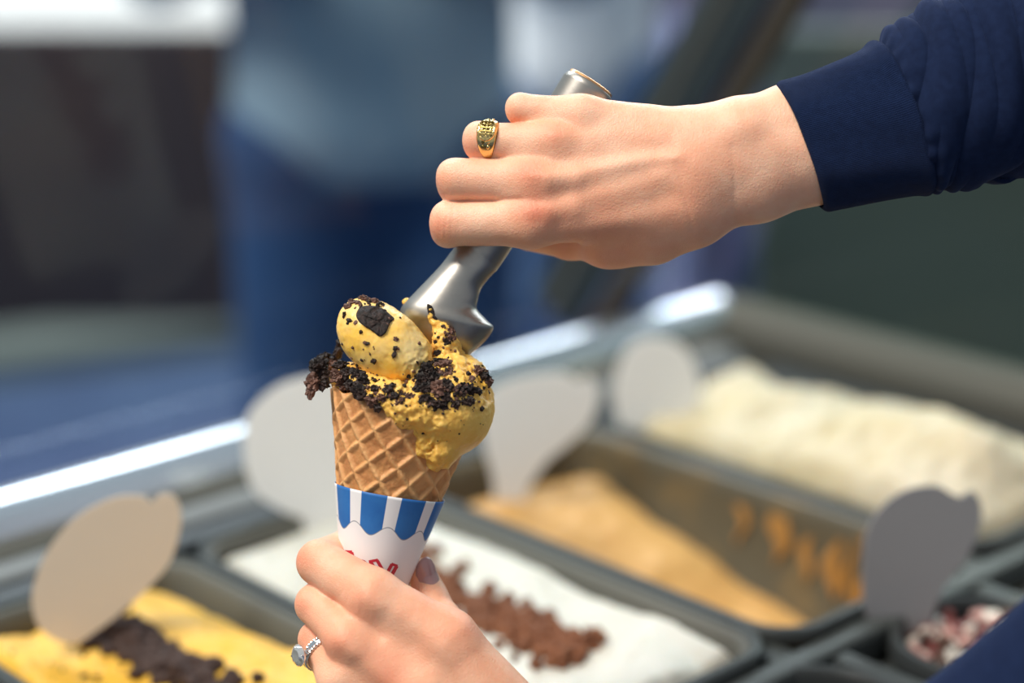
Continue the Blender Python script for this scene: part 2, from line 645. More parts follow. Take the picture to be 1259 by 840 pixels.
R0 = A_FAR + 0.03
extr('inner_lip', [(R0, -.02), (R0, .004), (R0 + .004, .007), (R0 + .022, .008), (R0 + .022, -.02)], B0 - .3, B1 + .02, MAT['lip'], cab)
extr('rail_skirt', [(R0 + .022, -.02), (R0 + .022, .010), (R0 + .032, .014), (R0 + .05, .014), (R0 + .05, -.02)], B0 - .3, B1 + .02, MAT['olive_metal'], cab)
RC = R0 + .064
extr('chrome_rail', arc(RC, .012, .027, 180, 0) + [(RC + .027, -.03), (RC - .027, -.03)], B0 - .3, B1 + .06, MAT['chrome'], cab)
# right-hand end ledge along the a direction
extr('end_ledge', [(B1 + .040, -.02), (B1 + .040, .016), (B1 + .05, .030), (B1 + .06, .034), (B1 + .085, .034), (B1 + .085, -.02)], A_DIV - .35, RC, MAT['olive_metal'], cab, 'a')
extr('end_gasket', [(B1 - .014, -.02), (B1 - .014, -.004), (B1 + .040, -.002), (B1 + .040, -.02)], A_DIV - .35, A_FAR, MAT['deck_dark'], cab, 'a')
# cabinet body panels under the deck
cbox('body_front', RC + .02, RC + .04, B0 - .3, B1 + .085, -0.85, -.02, MAT['olive_metal'], cab, 0)
cbox('body_end', 0.3 * H, RC + .02, B1 + .065, B1 + .085, -0.85, -.02, MAT['olive_metal'], cab, 0)
cbox('well_floor', 0.3 * H, RC + .02, B0 - .3, B1 + .065, -0.30, -.28, MAT['deck_dark'], cab, 0)
cbox('body_near', 0.3 * H - .02, 0.3 * H, B0 - .3, B1 + .085, -0.85, -.02, MAT['olive_metal'], cab, 0)
cbox('body_left', 0.3 * H, RC + .02, B0 - .32, B0 - .3, -0.85, -.02, MAT['olive_metal'], cab, 0)
# end strut: from the corner upwards over the tubs
BS = B1 + .05
p0 = ray_n(742, 392, DB, BS); p1 = ray_n(1010, -60, DB, BS)


def bar_between(name, p, q, w_dir, w, t, mat, parent):
    d = (q - p); L = np.linalg.norm(d); d = d / L
    w_dir = w_dir - d * (w_dir @ d); w_dir = w_dir / np.linalg.norm(w_dir)
    t_dir = np.cross(d, w_dir)
    V, F = box_vf((p + q) / 2, (d, w_dir, t_dir), (L / 2, w / 2, t / 2))
    return bevel(obj(name, V, F, mat, parent, smooth=False), .004)


sd = (p1 - p0) / np.linalg.norm(p1 - p0)
sn = np.cross(DB, sd)
if sn @ DA < 0:
    sn = -sn
bar_between('end_strut', p0 - sd * .06, p1 + sd * .25, sn, .028, .012, MAT['strut2'], cab)
bar_between('end_strut', p0 + sn * .052 - sd * .04, p1 + sn * .052 + sd * .25, sn, .060, .02, MAT['strut'], cab)
bar_between('strut_trim', p0 + sn * .052 - sd * .04 - DB * .012, p1 + sn * .052 + sd * .25 - DB * .012, sn, .010, .006, MAT['olive_metal'], cab)
# front glass, leaning over the tubs, and end glass
g0 = W(RC + .01, 0, .05)
gl = (p1 - p0)
top = 0.55
q0, q1 = W(RC + .012, B0 - .3, .054), W(RC + .012, BS - .02, .054)
gv = sd * top
th = sn * .003
V = [q0 - th, q1 - th, q1 + gv - th, q0 + gv - th, q0 + th, q1 + th, q1 + gv + th, q0 + gv + th]
obj('front_glass', V, [(0, 1, 2, 3), (7, 6, 5, 4), (0, 4, 5, 1), (1, 5, 6, 2), (2, 6, 7, 3), (3, 7, 4, 0)], MAT['glass'], cab, smooth=False)
e0 = W(A_DIV - .35, B1 + .075, .034); e1 = W(RC, B1 + .075, .034)
e2 = e1 + sd * top; e3 = e0 + np.array([0, 0, (sd * top)[2]])
th = DB * .003
V = [e0 - th, e1 - th, e2 - th, e3 - th, e0 + th, e1 + th, e2 + th, e3 + th]
obj('end_glass', V, [(0, 1, 2, 3), (7, 6, 5, 4), (0, 4, 5, 1), (1, 5, 6, 2), (2, 6, 7, 3), (3, 7, 4, 0)], MAT['glass_end'], cab, smooth=False)


# ------------------------------------------------------------------ tubs
def rrect(a0, a1, b0, b1, r, n=8):
    pts = []
    for cx_, cy_, s in ((a1 - r, b1 - r, 0), (a0 + r, b1 - r, 90), (a0 + r, b0 + r, 180), (a1 - r, b0 + r, 270)):
        for i in range(n + 1):
            t = math.radians(s + 90 * i / n)
            pts.append((cx_ + r * math.cos(t), cy_ + r * math.sin(t)))
    return pts


def tub(label, a0, a1, b0, b1, r, depth, mat, zr=0.0, group=None, cat='tub', name='ice_cream_tub'):
    t = thing(name, label, cat, W((a0 + a1) / 2, (b0 + b1) / 2, zr - depth), group)
    lip = .008
    levels = [(-lip, -.010), (-lip, -.001), (-lip + .002, .001), (-.001, .001), (.0015, -.001), (.004, -.012), (.010, -depth + .01), (.022, -depth + .002)]
    V = []; rings = 0
    for off, z in levels:
        for p in rrect(a0 + off, a1 - off, b0 + off, b1 - off, max(r - off, .004)):
            V.append(W(p[0], p[1], zr + z))
        rings += 1
    n = len(rrect(0, 1, 0, 1, .1))
    F = [tuple(x) for x in grid_faces(rings, n, True)]
    F.append(tuple(range((rings - 1) * n, rings * n)))
    o = obj('pan', V, F, mat, t)
    m = o.modifiers.new('solid', 'SOLIDIFY'); m.thickness = .0016; m.offset = 0
    # raised rim bead
    V = []
    for off, z in ((-lip - .002, -.004), (-lip - .002, .003), (-.004, .004), (-.003, .001), (-lip, .000), (-lip, -.006)):
        for p in rrect(a0 + off, a1 - off, b0 + off, b1 - off, max(r - off, .004)):
            V.append(W(p[0], p[1], zr + z))
    F = [tuple(x) for x in grid_faces(6, n, True)]
    obj('rim', V, F, MAT['pan'], t)
    return t


def cream_surface(name, label, a0, a1, b0, b1, hf, mat, na=150, nb=90, group=None):
    """heap of ice cream filling a tub: hf(u, v) is its height over the rim plane, u along a, v along b (0..1)"""
    inset = .006
    a0 += inset; a1 -= inset; b0 += inset; b1 -= inset
    u = np.linspace(0, 1, na)[:, None] * np.ones((1, nb)); v = np.linspace(0, 1, nb)[None] * np.ones((na, 1))
    z = hf(u, v)
    # round the corners in plan
    x = u * 2 - 1; y = v * 2 - 1
    asp = (a1 - a0) / (b1 - b0)
    cr = .2
    ax_ = np.maximum(np.abs(x) * asp - (asp - cr), 0); ay_ = np.maximum(np.abs(y) - (1 - cr), 0)
    dd = np.hypot(ax_, ay_); k = np.where((dd > cr) , cr / np.maximum(dd, 1e-6), 1)
    x = np.where((ax_ > 0) & (ay_ > 0), np.sign(x) * ((asp - cr) + ax_ * k) / asp, x)
    y = np.where((ax_ > 0) & (ay_ > 0), np.sign(y) * ((1 - cr) + ay_ * k), y)
    a = a0 + (x + 1) / 2 * (a1 - a0); b = b0 + (y + 1) / 2 * (b1 - b0)
    top = a[..., None] * DA + b[..., None] * DB + (RIM_Z + z)[..., None] * EZ
    V = top.reshape(-1, 3)
    F = grid_faces(na, nb)
    # skirt down to a flat base so the heap is solid
    base = V.copy(); base[:, 2] = RIM_Z - .085
    ring = np.concatenate([np.arange(nb), np.arange(1, na) * nb + nb - 1, (na - 1) * nb + np.arange(nb - 2, -1, -1), np.arange(na - 2, 0, -1) * nb])
    nV = len(V)
    rb = base[ring]
    k = len(ring)
    Fs = np.stack([ring, np.arange(k) + nV, (np.arange(k) + 1) % k + nV, np.roll(ring, -1)], 1)
    V = np.concatenate([V, rb])
    loc = W((a0 + a1) / 2, (b0 + b1) / 2, -.085)
    o = obj(name, V, np.concatenate([F, Fs]), mat, None, loc=loc)
    tag(o, label, 'ice cream', group)
    return o, (lambda uu, vv: (a0 + uu * (a1 - a0), b0 + vv * (b1 - b0)))


def edge_fall(u, v, w=.06, p=2):
    e = np.minimum(np.minimum(u, 1 - u) * 2.0, np.minimum(v, 1 - v))
    return np.clip(1 - e / w, 0, 1) ** p


_rock_cache = {}


def rock_vf(seed, sub=2, rough=.35):
    key = (seed, sub, rough)
    if key in _rock_cache:
        return _rock_cache[key]
    import bmesh
    bm = bmesh.new()
    bmesh.ops.create_icosphere(bm, subdivisions=sub, radius=1.0)
    V = np.array([v.co[:] for v in bm.verts]); F = np.array([[v.index for v in f.verts] for f in bm.faces])
    bm.free()
    n = fbm(V[:, 0] + seed * 3.1 + 20, V[:, 1] + seed * 1.7 + 20, V[:, 2] + 20, .8, 5, .72)
    V = V * (1 + rough * 2.2 * n)[:, None]
    V += .10 * np.stack([fbm(V[:, 0] + 40 + seed, V[:, 1] + 9, V[:, 2] + 3 + i * 7, .22, 2) for i in range(3)], 1) * 2
    _rock_cache[key] = (V, F)
    return V, F


def crumbs_on(parent, pts, mat, name='crumbs', sub=1, seed=0):
    """pts: list of (world xyz, radius) joined in one mesh"""
    r = np.random.RandomState(seed)
    VV, FF, n = [], [], 0
    for c, rad in pts:
        V, F = rock_vf(r.randint(12), sub)
        ang = r.rand() * 6.28
        R = Matrix.Rotation(ang, 3, Vector(r.randn(3)).normalized())
        Vr = (V * (rad * (0.75 + .5 * r.rand(3)))) @ np.array(R)
        VV.append(Vr + c); FF.append(F + n); n += len(V)
    o = obj(name, np.concatenate(VV), np.concatenate(FF), mat, parent, smooth=False)
    o['kind'] = 'stuff'
    return o


def crumb_field(o, ab, hf, path, n, spread, size, seed, z_off=0.0):
    """crumbs strewn along a path of (u, v) on a tub surface"""
    r = np.random.RandomState(seed); out = []
    path = np.array(path)
    for i in range(n):
        s = r.rand() * (len(path) - 1); k = min(int(s), len(path) - 2); q = path[k] + (path[k + 1] - path[k]) * (s - k)
        u = q[0] + r.randn() * spread[0]; v = q[1] + r.randn() * spread[1]
        if not (.03 < u < .97 and .05 < v < .95):
            continue
        a, b = ab(u, v)
        z = float(hf(np.array([[u]]), np.array([[v]]))[0, 0])
        out.append((W(a, b, z + z_off + r.rand() * size * .8), size * (.4 + .9 * r.rand())))
    return out


TA0, TA1 = A_NEAR, A_FAR - .006
# yellow tub
tub('dark pan of yellow ice cream and cookie crumbs at the lower left of the cabinet', TA0, TA1, *b_tubs[0], .022, .10, MAT['wall_in'], group=None)
hf1 = lambda u, v: -.006 - .022 * edge_fall(u, v, .1) + .010 * np.sin(v * 9 + 2 * u) * .4 + .014 * fbm(u * 10 + 3, v * 5 + 3, 0 * u + 2, 2.0, 4, .55)
o1, ab = cream_surface('ice_cream_heap', 'bright yellow ice cream with dark cookie crumbs in the left tub', TA0, TA1, *b_tubs[0], hf1, MAT['tub_yellow'])
pts = crumb_field(o1, ab, hf1, [(.91, .46), (.87, .50), (.80, .48), (.71, .50), (.63, .50), (.54, .50), (.44, .42)], 330, (.018, .045), .0055, 3)
crumbs_on(o1, pts, MAT['tub_cookie'], 'cookie_crumbs', 1, 5)
pts = crumb_field(o1, ab, hf1, [(.9, .25), (.5, .25), (.1, .3)], 120, (.1, .12), .0016, 4)
crumbs_on(o1, pts, MAT['cookie'], 'cookie_specks', 1, 6)
# white tub
tub('dark pan of white ice cream and chocolate crumble in the middle of the cabinet', TA0, TA1, *b_tubs[1], .026, .10, MAT['wall_in'])
hf2 = lambda u, v: -.008 - .020 * edge_fall(u, v, .08) + .012 * fbm(u * 9 + 13, v * 4 + 3, 0 * u + 8, 1.6, 4, .5) + .006 * v
o2, ab = cream_surface('ice_cream_heap', 'white ice cream topped with brown chocolate crumble in the middle tub', TA0, TA1, *b_tubs[1], hf2, MAT['tub_white'])
pts = crumb_field(o2, ab, hf2, [(.80, .62), (.63, .58), (.52, .50), (.44, .50), (.38, .45), (.33, .48), (.27, .46), (.22, .52), (.21, .40)], 600, (.016, .055), .0045, 8)
crumbs_on(o2, pts, MAT['choc'], 'chocolate_crumble', 1, 9)
pts = [(W(*ab(.12, .72), -.006), .004), (W(*ab(.105, .66), -.006), .003), (W(*ab(.13, .78), -.006), .003), (W(*ab(.45, .75), -.004), .003)]
crumbs_on(o2, pts, MAT['cookie2'], 'stray_crumbs', 1, 10)
# caramel tub, nearly empty
tub('smoked pan of tan ice cream scraped down at its right end', TA0, TA1, *b_tubs[2], .026, .10, MAT['pan_clear'])
hf3 = lambda u, v: -.086 + .064 * np.clip((u - .12) * 1.3, 0, 1) - .010 * v - .012 * edge_fall(u, v, .1) + .012 * fbm(u * 9 + 23, v * 4 + 3, 0 * u + 5, 1.5, 4, .5)
o3, ab = cream_surface('ice_cream_heap', 'tan caramel ice cream sloping down inside the smoked pan', TA0, TA1, *b_tubs[2], hf3, MAT['tub_caramel'])
# streaks of ice cream left on the wall of the caramel pan
for i, (u0, w_, z0, z1) in enumerate([(.07, .008, -.010, -.070), (.115, .012, -.004, -.074), (.150, .006, -.012, -.070), (.185, .014, -.003, -.072), (.222, .007, -.010, -.06), (.262, .010, -.014, -.062), (.33, .007, -.02, -.058), (.40, .014, -.012, -.05), (.50, .009, -.014, -.045)]):
    b = b_tubs[2][1] - .0065
    a = TA0 + u0 * (TA1 - TA0); nz, na = 14, 7
    V = []
    for iz in range(nz):
        t = iz / (nz - 1)
        for ia in range(na):
            s = ia / (na - 1) * 2 - 1
            ww = w_ * .5 * (math.sin(math.pi * min(1, t + .12)) ** .5 + .1) * (1 + .5 * math.sin(5 * t + i))
            V.append(W(a + s * ww + .003 * math.sin(7 * t + i), b - .0010 * (1 - s * s) * math.sin(math.pi * max(min(t, .97), .03)) - .004 * t, z0 + (z1 - z0) * t))
    s_ = obj('smear', V, grid_faces(nz, na), MAT['smear'], o3)
# cream tub, heaped
tub('dark pan of cream ice cream heaped above the rim, at the back right', TA0, TA1, *b_tubs[3], .026, .10, MAT['pan'])
hf4 = lambda u, v: .004 - .014 * edge_fall(u, v, .07) + .030 * np.sin(np.pi * np.clip(v * .9 + .1, 0, 1)) * (.7 + .5 * np.sin(u * 5)) * np.clip(u * 6, 0, 1) ** .5 * np.clip((1 - u) * 8, 0, 1) + .004 + .022 * fbm(u * 11 + 33, v * 3 + 3, 0 * u + 5, 1.5, 4, .5)
o4, ab = cream_surface('ice_cream_heap', 'pale cream ice cream heaped in the back right tub', TA0, TA1, *b_tubs[3], hf4, MAT['tub_cream'])

# ------------------------------------------------------------------ round pans in the near row


def round_tub(label, a, b, r, depth, mat, zr, name='round_tub'):
    t = thing(name, label, 'tub', W(a, b, zr - depth))
    n = 64; prof = [(r + .006, -.014), (r + .006, 0), (r + .003, .002), (r, .001), (r - .002, -.004), (r - .003, -depth + .008), (r - .012, -depth), (0.0005, -depth)]
    V = []
    for rr, z in prof:
        for i in range(n):
            q = 2 * math.pi * i / n
            V.append(W(a + rr * math.cos(q), b + rr * math.sin(q), zr + z))
    o = obj('pan', V, grid_faces(len(prof), n, True), mat, t)
    return t


ra, rb_ = 1.135 * H, 1.86 * H
rt = round_tub('round dark pan of mixed chips at the lower right', ra, rb_, .056, .07, MAT['pan'], -.006)
r = np.random.RandomState(5)
chipm = [M_('white_chip', (.72, .66, .58), .5), M_('dark_red_chip', (.16, .035, .03), .5), M_('pink_chip', (.55, .30, .26), .5), M_('brown_chip', (.10, .05, .035), .6)]
base_chip = [rock_vf(i, 2, .25) for i in range(3)]
VV, FF, MI, n = [], [], [], 0
for i in range(170):
    rr = .049 * math.sqrt(r.rand()); q = r.rand() * 6.28
    V, F = base_chip[r.randint(3)]; mi = [0, 0, 1, 1, 3, 2][r.randint(6)]
    sz = .0036 + .0026 * r.rand()
    rot = np.array(Matrix.Rotation(r.rand() * 6.28, 3, Vector(r.randn(3)).normalized()))
    VV.append((V * np.array([1 + .5 * r.rand(), 1, .6]) * sz) @ rot + W(ra + rr * math.cos(q), rb_ + rr * math.sin(q), -.021 + .010 * r.rand() + .004 * (1 - rr / .049)))
    FF.append(F + n); MI += [mi] * len(F); n += len(V)
o = obj('mixed_chips', np.concatenate(VV), np.concatenate(FF), chipm[0], None)
for m_ in chipm[1:]:
    o.data.materials.append(m_)
o.data.polygons.foreach_set('material_index', np.array(MI, np.int32))
tag(o, 'white, pink and dark red chips filling the round pan at the lower right', 'topping', kind='stuff')
V = []
for j, rr in enumerate((.0, .03, .0535, .0535)):
    for i in range(40):
        q = 2 * math.pi * i / 40
        V.append(W(ra + (rr + 1e-4) * math.cos(q), rb_ + (rr + 1e-4) * math.sin(q), -.024 if j < 3 else -.07))
obj('fill', V, grid_faces(4, 40, True), chipm[3], rt)['kind'] = 'stuff'
round_tub('round dark empty pan at the bottom edge, left of the chips', 1.155 * H, 1.565 * H, .052, .07, MAT['pan'], -.006)


# ------------------------------------------------------------------ paddles
def catmull(pts, n=6, closed=True):
    P = np.array(pts, float); m = len(P); out = []
    for i in range(m if closed else m - 1):
        p0_, p1_, p2_, p3_ = P[(i - 1) % m], P[i], P[(i + 1) % m], P[(i + 2) % m]
        if not closed:
            p0_ = P[max(i - 1, 0)]; p3_ = P[min(i + 2, m - 1)]
        for k in range(n):
            t = k / n
            out.append(.5 * ((2 * p1_) + (-p0_ + p2_) * t + (2 * p0_ - 5 * p1_ + 4 * p2_ - p3_) * t * t + (-p0_ + 3 * p1_ - 3 * p2_ + p3_) * t ** 3))
    return out


def paddle(outline, base, zb, label, mat, yaw=0.0):
    """flat plastic marker standing in a tub: outline seen from the camera, laid on an upright plane through its base"""
    b = ray_z(base[0], base[1], zb + RIM_Z)
    n = np.array([math.sin(yaw), -math.cos(yaw), 0.12]); n /= np.linalg.norm(n)
    pts = [ray_n(q[0], q[1], n, n @ b) for q in catmull(outline)]
    k = len(pts); th_ = n * .001
    V = [p + th_ for p in pts] + [p - th_ for p in pts]
    F = [tuple(range(k)), tuple(range(2 * k - 1, k - 1, -1))] + [(i, k + i, k + (i + 1) % k, (i + 1) % k) for i in range(k)]
    o = obj('flavour_paddle', V, F, mat, None, smooth=False, loc=b)
    return tag(o, label, 'paddle')


paddle([(42, 718), (60, 675), (95, 635), (140, 612), (175, 610), (186, 618), (198, 608), (216, 612), (223, 640), (212, 685), (190, 715), (155, 748), (120, 775), (88, 792), (52, 775), (40, 748)],
       (90, 755), .016, 'tan frosted paddle leaning in the yellow tub, lower left', MAT['paddle_tan'], .1)
paddle([(300, 545), (305, 510), (330, 482), (360, 467), (400, 463), (430, 480), (450, 520), (450, 570), (440, 610), (420, 650), (418, 700), (385, 700), (378, 665), (352, 632), (318, 610), (303, 580)],
       (400, 672), -.02, 'large pale frosted paddle behind the cone and paper wrapper', MAT['paddle'], -.05)
paddle([(592, 500), (610, 475), (650, 462), (690, 458), (712, 468), (722, 462), (736, 480), (728, 515), (700, 545), (670, 570), (648, 605), (640, 640), (612, 640), (606, 590), (596, 550)],
       (625, 625), -.03, 'pale grey frosted paddle in the tan ice cream, right of the cone', MAT['paddle'], .15)
paddle([(754, 490), (760, 450), (775, 425), (800, 415), (830, 420), (850, 440), (862, 480), (850, 520), (830, 560), (790, 560), (765, 530)],
       (800, 545), -.01, 'pale grey frosted paddle in the back right cream tub', MAT['paddle'], .1)
paddle([(1060, 700), (1065, 655), (1085, 622), (1115, 602), (1150, 597), (1168, 606), (1180, 611), (1194, 604), (1206, 622), (1202, 655), (1185, 690), (1160, 722), (1146, 760), (1138, 800), (1112, 800), (1098, 782), (1082, 765), (1064, 755)],
       (1122, 785), -.02, 'dark grey frosted paddle standing in the pan of chips', MAT['paddle_grey'], .2)


# ================================================================== HAND-HELD THINGS
def fobj(name, V, F, mat, parent, smooth=True):
    return obj(name, FW(V), F, mat, parent, smooth)


# ---- scoop
HZ = -64.0
scoop = thing('ice_cream_scoop', 'worn steel ice cream scoop held over the cone', 'scoop', PW(540, 430, HZ))
sts = []   # centre(px,py,z), half-width, across-direction (in plane), front bulge, back bulge
hd = np.array([592 - 726, 308 - 103.0]); hl = np.linalg.norm(hd); hd /= hl
hn = np.array([hd[1], -hd[0]]); hn = -hn if hn[0] < 0 else hn      # points right-down
hp = lambda s: (726 + hd[0] * s, 103 + hd[1] * s)


def lerp(a, b, t):
    return a + (b - a) * t


tilt = .10
for s, rr in ((0, 30), (3, 33), (8, 34.5), (30, 34), (90, 32), (150, 30.5), (hl - 10, 30.5), (hl + 8, 30)):
    x, y = hp(s)
    sts.append(((x, y, HZ + 14 - tilt * s * .55), rr, hn, rr, -rr))
keys = [((576, 329, HZ + 2), 32, (.968, .25), 29, -24), ((560, 347.5, HZ + 4), 33.5, (.98, .20), 29, -8),
        ((548, 365, HZ + 6), 40.5, (.99, .10), 31, 14), ((541, 378, HZ + 6), 47, (.995, .06), 34, 27),
        ((545, 390, HZ + 4), 55.5, (.995, .08), 38, 33.5), ((548, 400, HZ + 1), 60, (.995, .09), 38, 34), ((542, 418, HZ - 2), 48, (.97, .22), 35, 31),
        ((536, 436, HZ - 6), 34, (.97, .22), 25, 21), ((532, 450, HZ - 10), 15, (.97, .22), 10, 7)]
sts += [(c, w, np.array(e) / np.linalg.norm(e), hf_, hb) for c, w, e, hf_, hb in keys]
# resample the stations smoothly
A = np.array([[*c, w, e[0], e[1], f1, f2] for c, w, e, f1, f2 in sts])
body = np.array(catmull(A[2:], 8, closed=False) + [A[-1]])
A = np.concatenate([A[:2], body])
V = []
nt_ = 28
for row in A:
    c = c3(row[:3]); w = row[3]; e = np.array([row[4], -row[5], 0]); e /= np.linalg.norm(e)
    th1 = np.linspace(0, math.pi, nt_)
    for t in th1:
        V.append(c + e * w * math.cos(t) + np.array([0, 0, row[6] * math.sin(t)]))
    for t in th1[::-1][1:-1]:
        V.append(c + e * w * math.cos(t) * (0.97 if row[7] > 0 else 1) + np.array([0, 0, row[7] * math.sin(t)]))
nring = 2 * nt_ - 2
F = [tuple(x) for x in grid_faces(len(A), nring, True)]
F.append(tuple(range(nring))[::-1]); F.append(tuple(range((len(A) - 1) * nring, len(A) * nring)))
so = fobj('handle_and_bowl', np.array(V), F, MAT['steel'], scoop)
m = so.modifiers.new('es', 'EDGE_SPLIT'); m.split_angle = math.radians(50)
# end cap with copper ring
c = c3((726, 103, HZ + 14)); ax3 = np.array([-hd[0], hd[1], .05]); ax3 /= np.linalg.norm(ax3)
e1_ = np.array([hn[0], -hn[1], 0.]); e2_ = np.cross(ax3, e1_)
prof = [(31, -3), (31, 2), (28, 3.5), (25, 3.5), (23, 1.5), (0.1, 1.0)]
V = [c + ax3 * z + rr * (e1_ * math.cos(q) + e2_ * math.sin(q)) for rr, z in prof for q in np.linspace(0, 2 * math.pi, 48, endpoint=False)]
fobj('end_cap', V, grid_faces(len(prof), 48, True), MAT['copper'], scoop)

# ---- cone
AP = np.array([433.0, 870.0]); AX = np.array([47.0, -272.0]); AX /= np.linalg.norm(AX); PX_ = np.array([-AX[1], AX[0]])   # PX_ points right(-down)
CZ = -55.0; TAN = .243; SINH = math.sin(math.atan(TAN))
ax3 = np.array([AX[0], -AX[1], 0.0]); px3 = np.array([PX_[0], -PX_[1], 0.0])
APc = c3((AP[0], AP[1], CZ))


def cone_pt(t, phi, off=0.0):
    """phi = 0 faces the viewer, positive to the right"""
    t = np.asarray(t, float)[..., None]; phi = np.asarray(phi, float)[..., None]
    r_ = TAN * t + np.asarray(off, float)[..., None] if np.ndim(off) else TAN * t + off
    return APc + ax3 * t + px3 * (r_ * np.sin(phi)) + np.array([0, 0, 1.0]) * (r_ * np.cos(phi))


CREAM_Z = 0
cone = thing('ice_cream_cone', 'waffle cone of yellow ice cream with dark cookie pieces, held in a striped wrapper', 'ice cream cone', PW(AP[0], AP[1], CZ))
nph, nt2 = 760, 330
ph = np.linspace(-math.pi, math.pi, nph, endpoint=False)[None] * np.ones((nt2, 1))
tt = np.linspace(6, 1, nt2)[:, None] * 0 + np.linspace(0, 1, nt2)[:, None] ** .8 * (394 - 8) + 8 + 0 * ph
lipw = 1 + .011 * np.sin(ph * 9 + .6) * np.clip((tt - 330) / 60, 0, 1)
tt = tt * lipw
dx = tt * np.sin(ph * SINH) * 1.0; dy = tt * np.cos(ph * SINH)
sp = 26.5


def ridge(u, w):
    f = np.abs((u / sp + .5) % 1.0 - .5) * sp
    return np.clip(1 - f / w, 0, 1)


u1 = dx * math.cos(math.radians(40)) + dy * math.sin(math.radians(40)) + 6
u2 = -dx * math.cos(math.radians(44)) + dy * math.sin(math.radians(44)) + 2
rg = np.maximum(ridge(u1, 6.0), ridge(u2, 6.0))
rg = rg * rg * (3 - 2 * rg)
hgt = 3.4 * rg + 1.2 * fbm(dx + 300, dy, 0 * dx, 9, 3)
oc = cone_pt(tt, ph, hgt - 3.0)
ic = cone_pt(tt[::-1], ph, -6.0 + 0 * hgt)
V = np.concatenate([oc.reshape(-1, 3), ic.reshape(-1, 3)[: (nt2 - 0) * nph]])
F = grid_faces(2 * nt2, nph, True)
wm, nt, p = new_mat('waffle')
tc = N(nt, 'ShaderNodeTexCoord'); at = N(nt, 'ShaderNodeAttribute', attribute_name='ridge')
n1 = N(nt, 'ShaderNodeTexNoise', Scale=70.0, Detail=6.0, Roughness=.65)
nt.links.new(tc.outputs['Object'], n1.inputs['Vector'])
ad = N(nt, 'ShaderNodeMath', operation='MULTIPLY_ADD'); ad.inputs[1].default_value = .35
nt.links.new(at.outputs['Fac'], ad.inputs[0]); nt.links.new(n1.outputs['Fac'], ad.inputs[2])
nt.links.new(ramp(nt, ad.outputs[0], [(.3, (.44, .17, .055)), (.55, (.60, .275, .095)), (.95, (.76, .41, .165))]), p.inputs['Base Color'])
p.inputs['Roughness'].default_value = .55
n2 = N(nt, 'ShaderNodeTexNoise', Scale=600.0, Detail=4.0)
nt.links.new(tc.outputs['Object'], n2.inputs['Vector'])
bb = N(nt, 'ShaderNodeBump', Strength=.5, Distance=.0006)
nt.links.new(n2.outputs['Fac'], bb.inputs['Height']); nt.links.new(bb.outputs['Normal'], p.inputs['Normal'])
p.inputs['Subsurface Weight'].default_value = .1; p.inputs['Subsurface Scale'].default_value = .002
wc = fobj('waffle_cone', V, F, wm, cone)
set_attr(wc.data, 'ridge', np.concatenate([rg.ravel(), 0 * rg.ravel()]))

# ---- paper wrapper
nph, ntp = 220, 60
ph = np.linspace(-math.pi, math.pi, nph)[None] * np.ones((ntp, 1))
tt = np.linspace(60, 276, ntp)[:, None] + 0 * ph
offp = 2.6 + 1.2 * (ph / math.pi + 1) / 2 + 0 * tt
V1 = cone_pt(tt, ph, offp); V2 = cone_pt(tt[::-1], ph, offp[::-1] - .9)
V = np.concatenate([V1.reshape(-1, 3), V2.reshape(-1, 3)])
uv = np.concatenate([np.stack([ph.ravel(), tt.ravel()], 1), np.stack([ph.ravel(), tt[::-1].ravel()], 1)])
pm, nt, p = new_mat('printed_paper')
L = nt.links.new
uvn = N(nt, 'ShaderNodeUVMap'); sep = N(nt, 'ShaderNodeSeparateXYZ'); L(uvn.outputs[0], sep.inputs[0])


def mth(op, a, b=None, c=None, clamp=False):
    n = nt.nodes.new('ShaderNodeMath'); n.operation = op; n.use_clamp = clamp
    for i, v in enumerate((a, b, c)):
        if v is None:
            continue
        if isinstance(v, (int, float)):
            n.inputs[i].default_value = v
        else:
            L(v, n.inputs[i])
    return n.outputs[0]


per = math.radians(42.5)
q = mth('DIVIDE', mth('ADD', sep.outputs[0], math.radians(12) + per * 40), per)
fr = mth('ABSOLUTE', mth('SUBTRACT', mth('FRACT', mth('ADD', q, .5)), .5))          # 0 at a blue stripe's centre
stripe = mth('MULTIPLY', mth('SUBTRACT', .335, fr), 60, clamp=True)
tb = mth('SUBTRACT', 230.5, mth('MULTIPLY', 6.5, mth('COSINE', mth('MULTIPLY', q, 2 * math.pi))))
above = mth('MULTIPLY', mth('SUBTRACT', sep.outputs[1], tb), 1.2, clamp=True)
line = mth('SUBTRACT', 1.0, mth('MULTIPLY', mth('ABSOLUTE', mth('SUBTRACT', sep.outputs[1], tb)), .95, clamp=True))
blue = mth('MULTIPLY', stripe, above)
n1 = N(nt, 'ShaderNodeTexNoise', Scale=90.0, Detail=4.0); tc = N(nt, 'ShaderNodeTexCoord'); L(tc.outputs['Object'], n1.inputs['Vector'])
cb = ramp(nt, n1.outputs['Fac'], [(.3, (.02, .12, .38)), (.7, (.035, .17, .46))])
mx = N(nt, 'ShaderNodeMix', data_type='RGBA'); L(blue, mx.inputs[0]); mx.inputs[6].default_value = (.80, .78, .78, 1); L(cb, mx.inputs[7])
mx2 = N(nt, 'ShaderNodeMix', data_type='RGBA'); L(mth('MULTIPLY', line, .8), mx2.inputs[0]); L(mx.outputs[2], mx2.inputs[6]); mx2.inputs[7].default_value = (.03, .06, .12, 1)
L(mx2.outputs[2], p.inputs['Base Color'])
p.inputs['Roughness'].default_value = .5; p.inputs['Specular IOR Level'].default_value = .3
po = fobj('paper_wrapper', V, grid_faces(2 * ntp, nph), pm, cone)
po['label'] = 'white paper wrapper with a blue scalloped awning print'
set_uv(po.data, uv)
# printed red lettering (mostly hidden by the fingers)
red = M_('red_ink', (.50, .022, .045), .5)


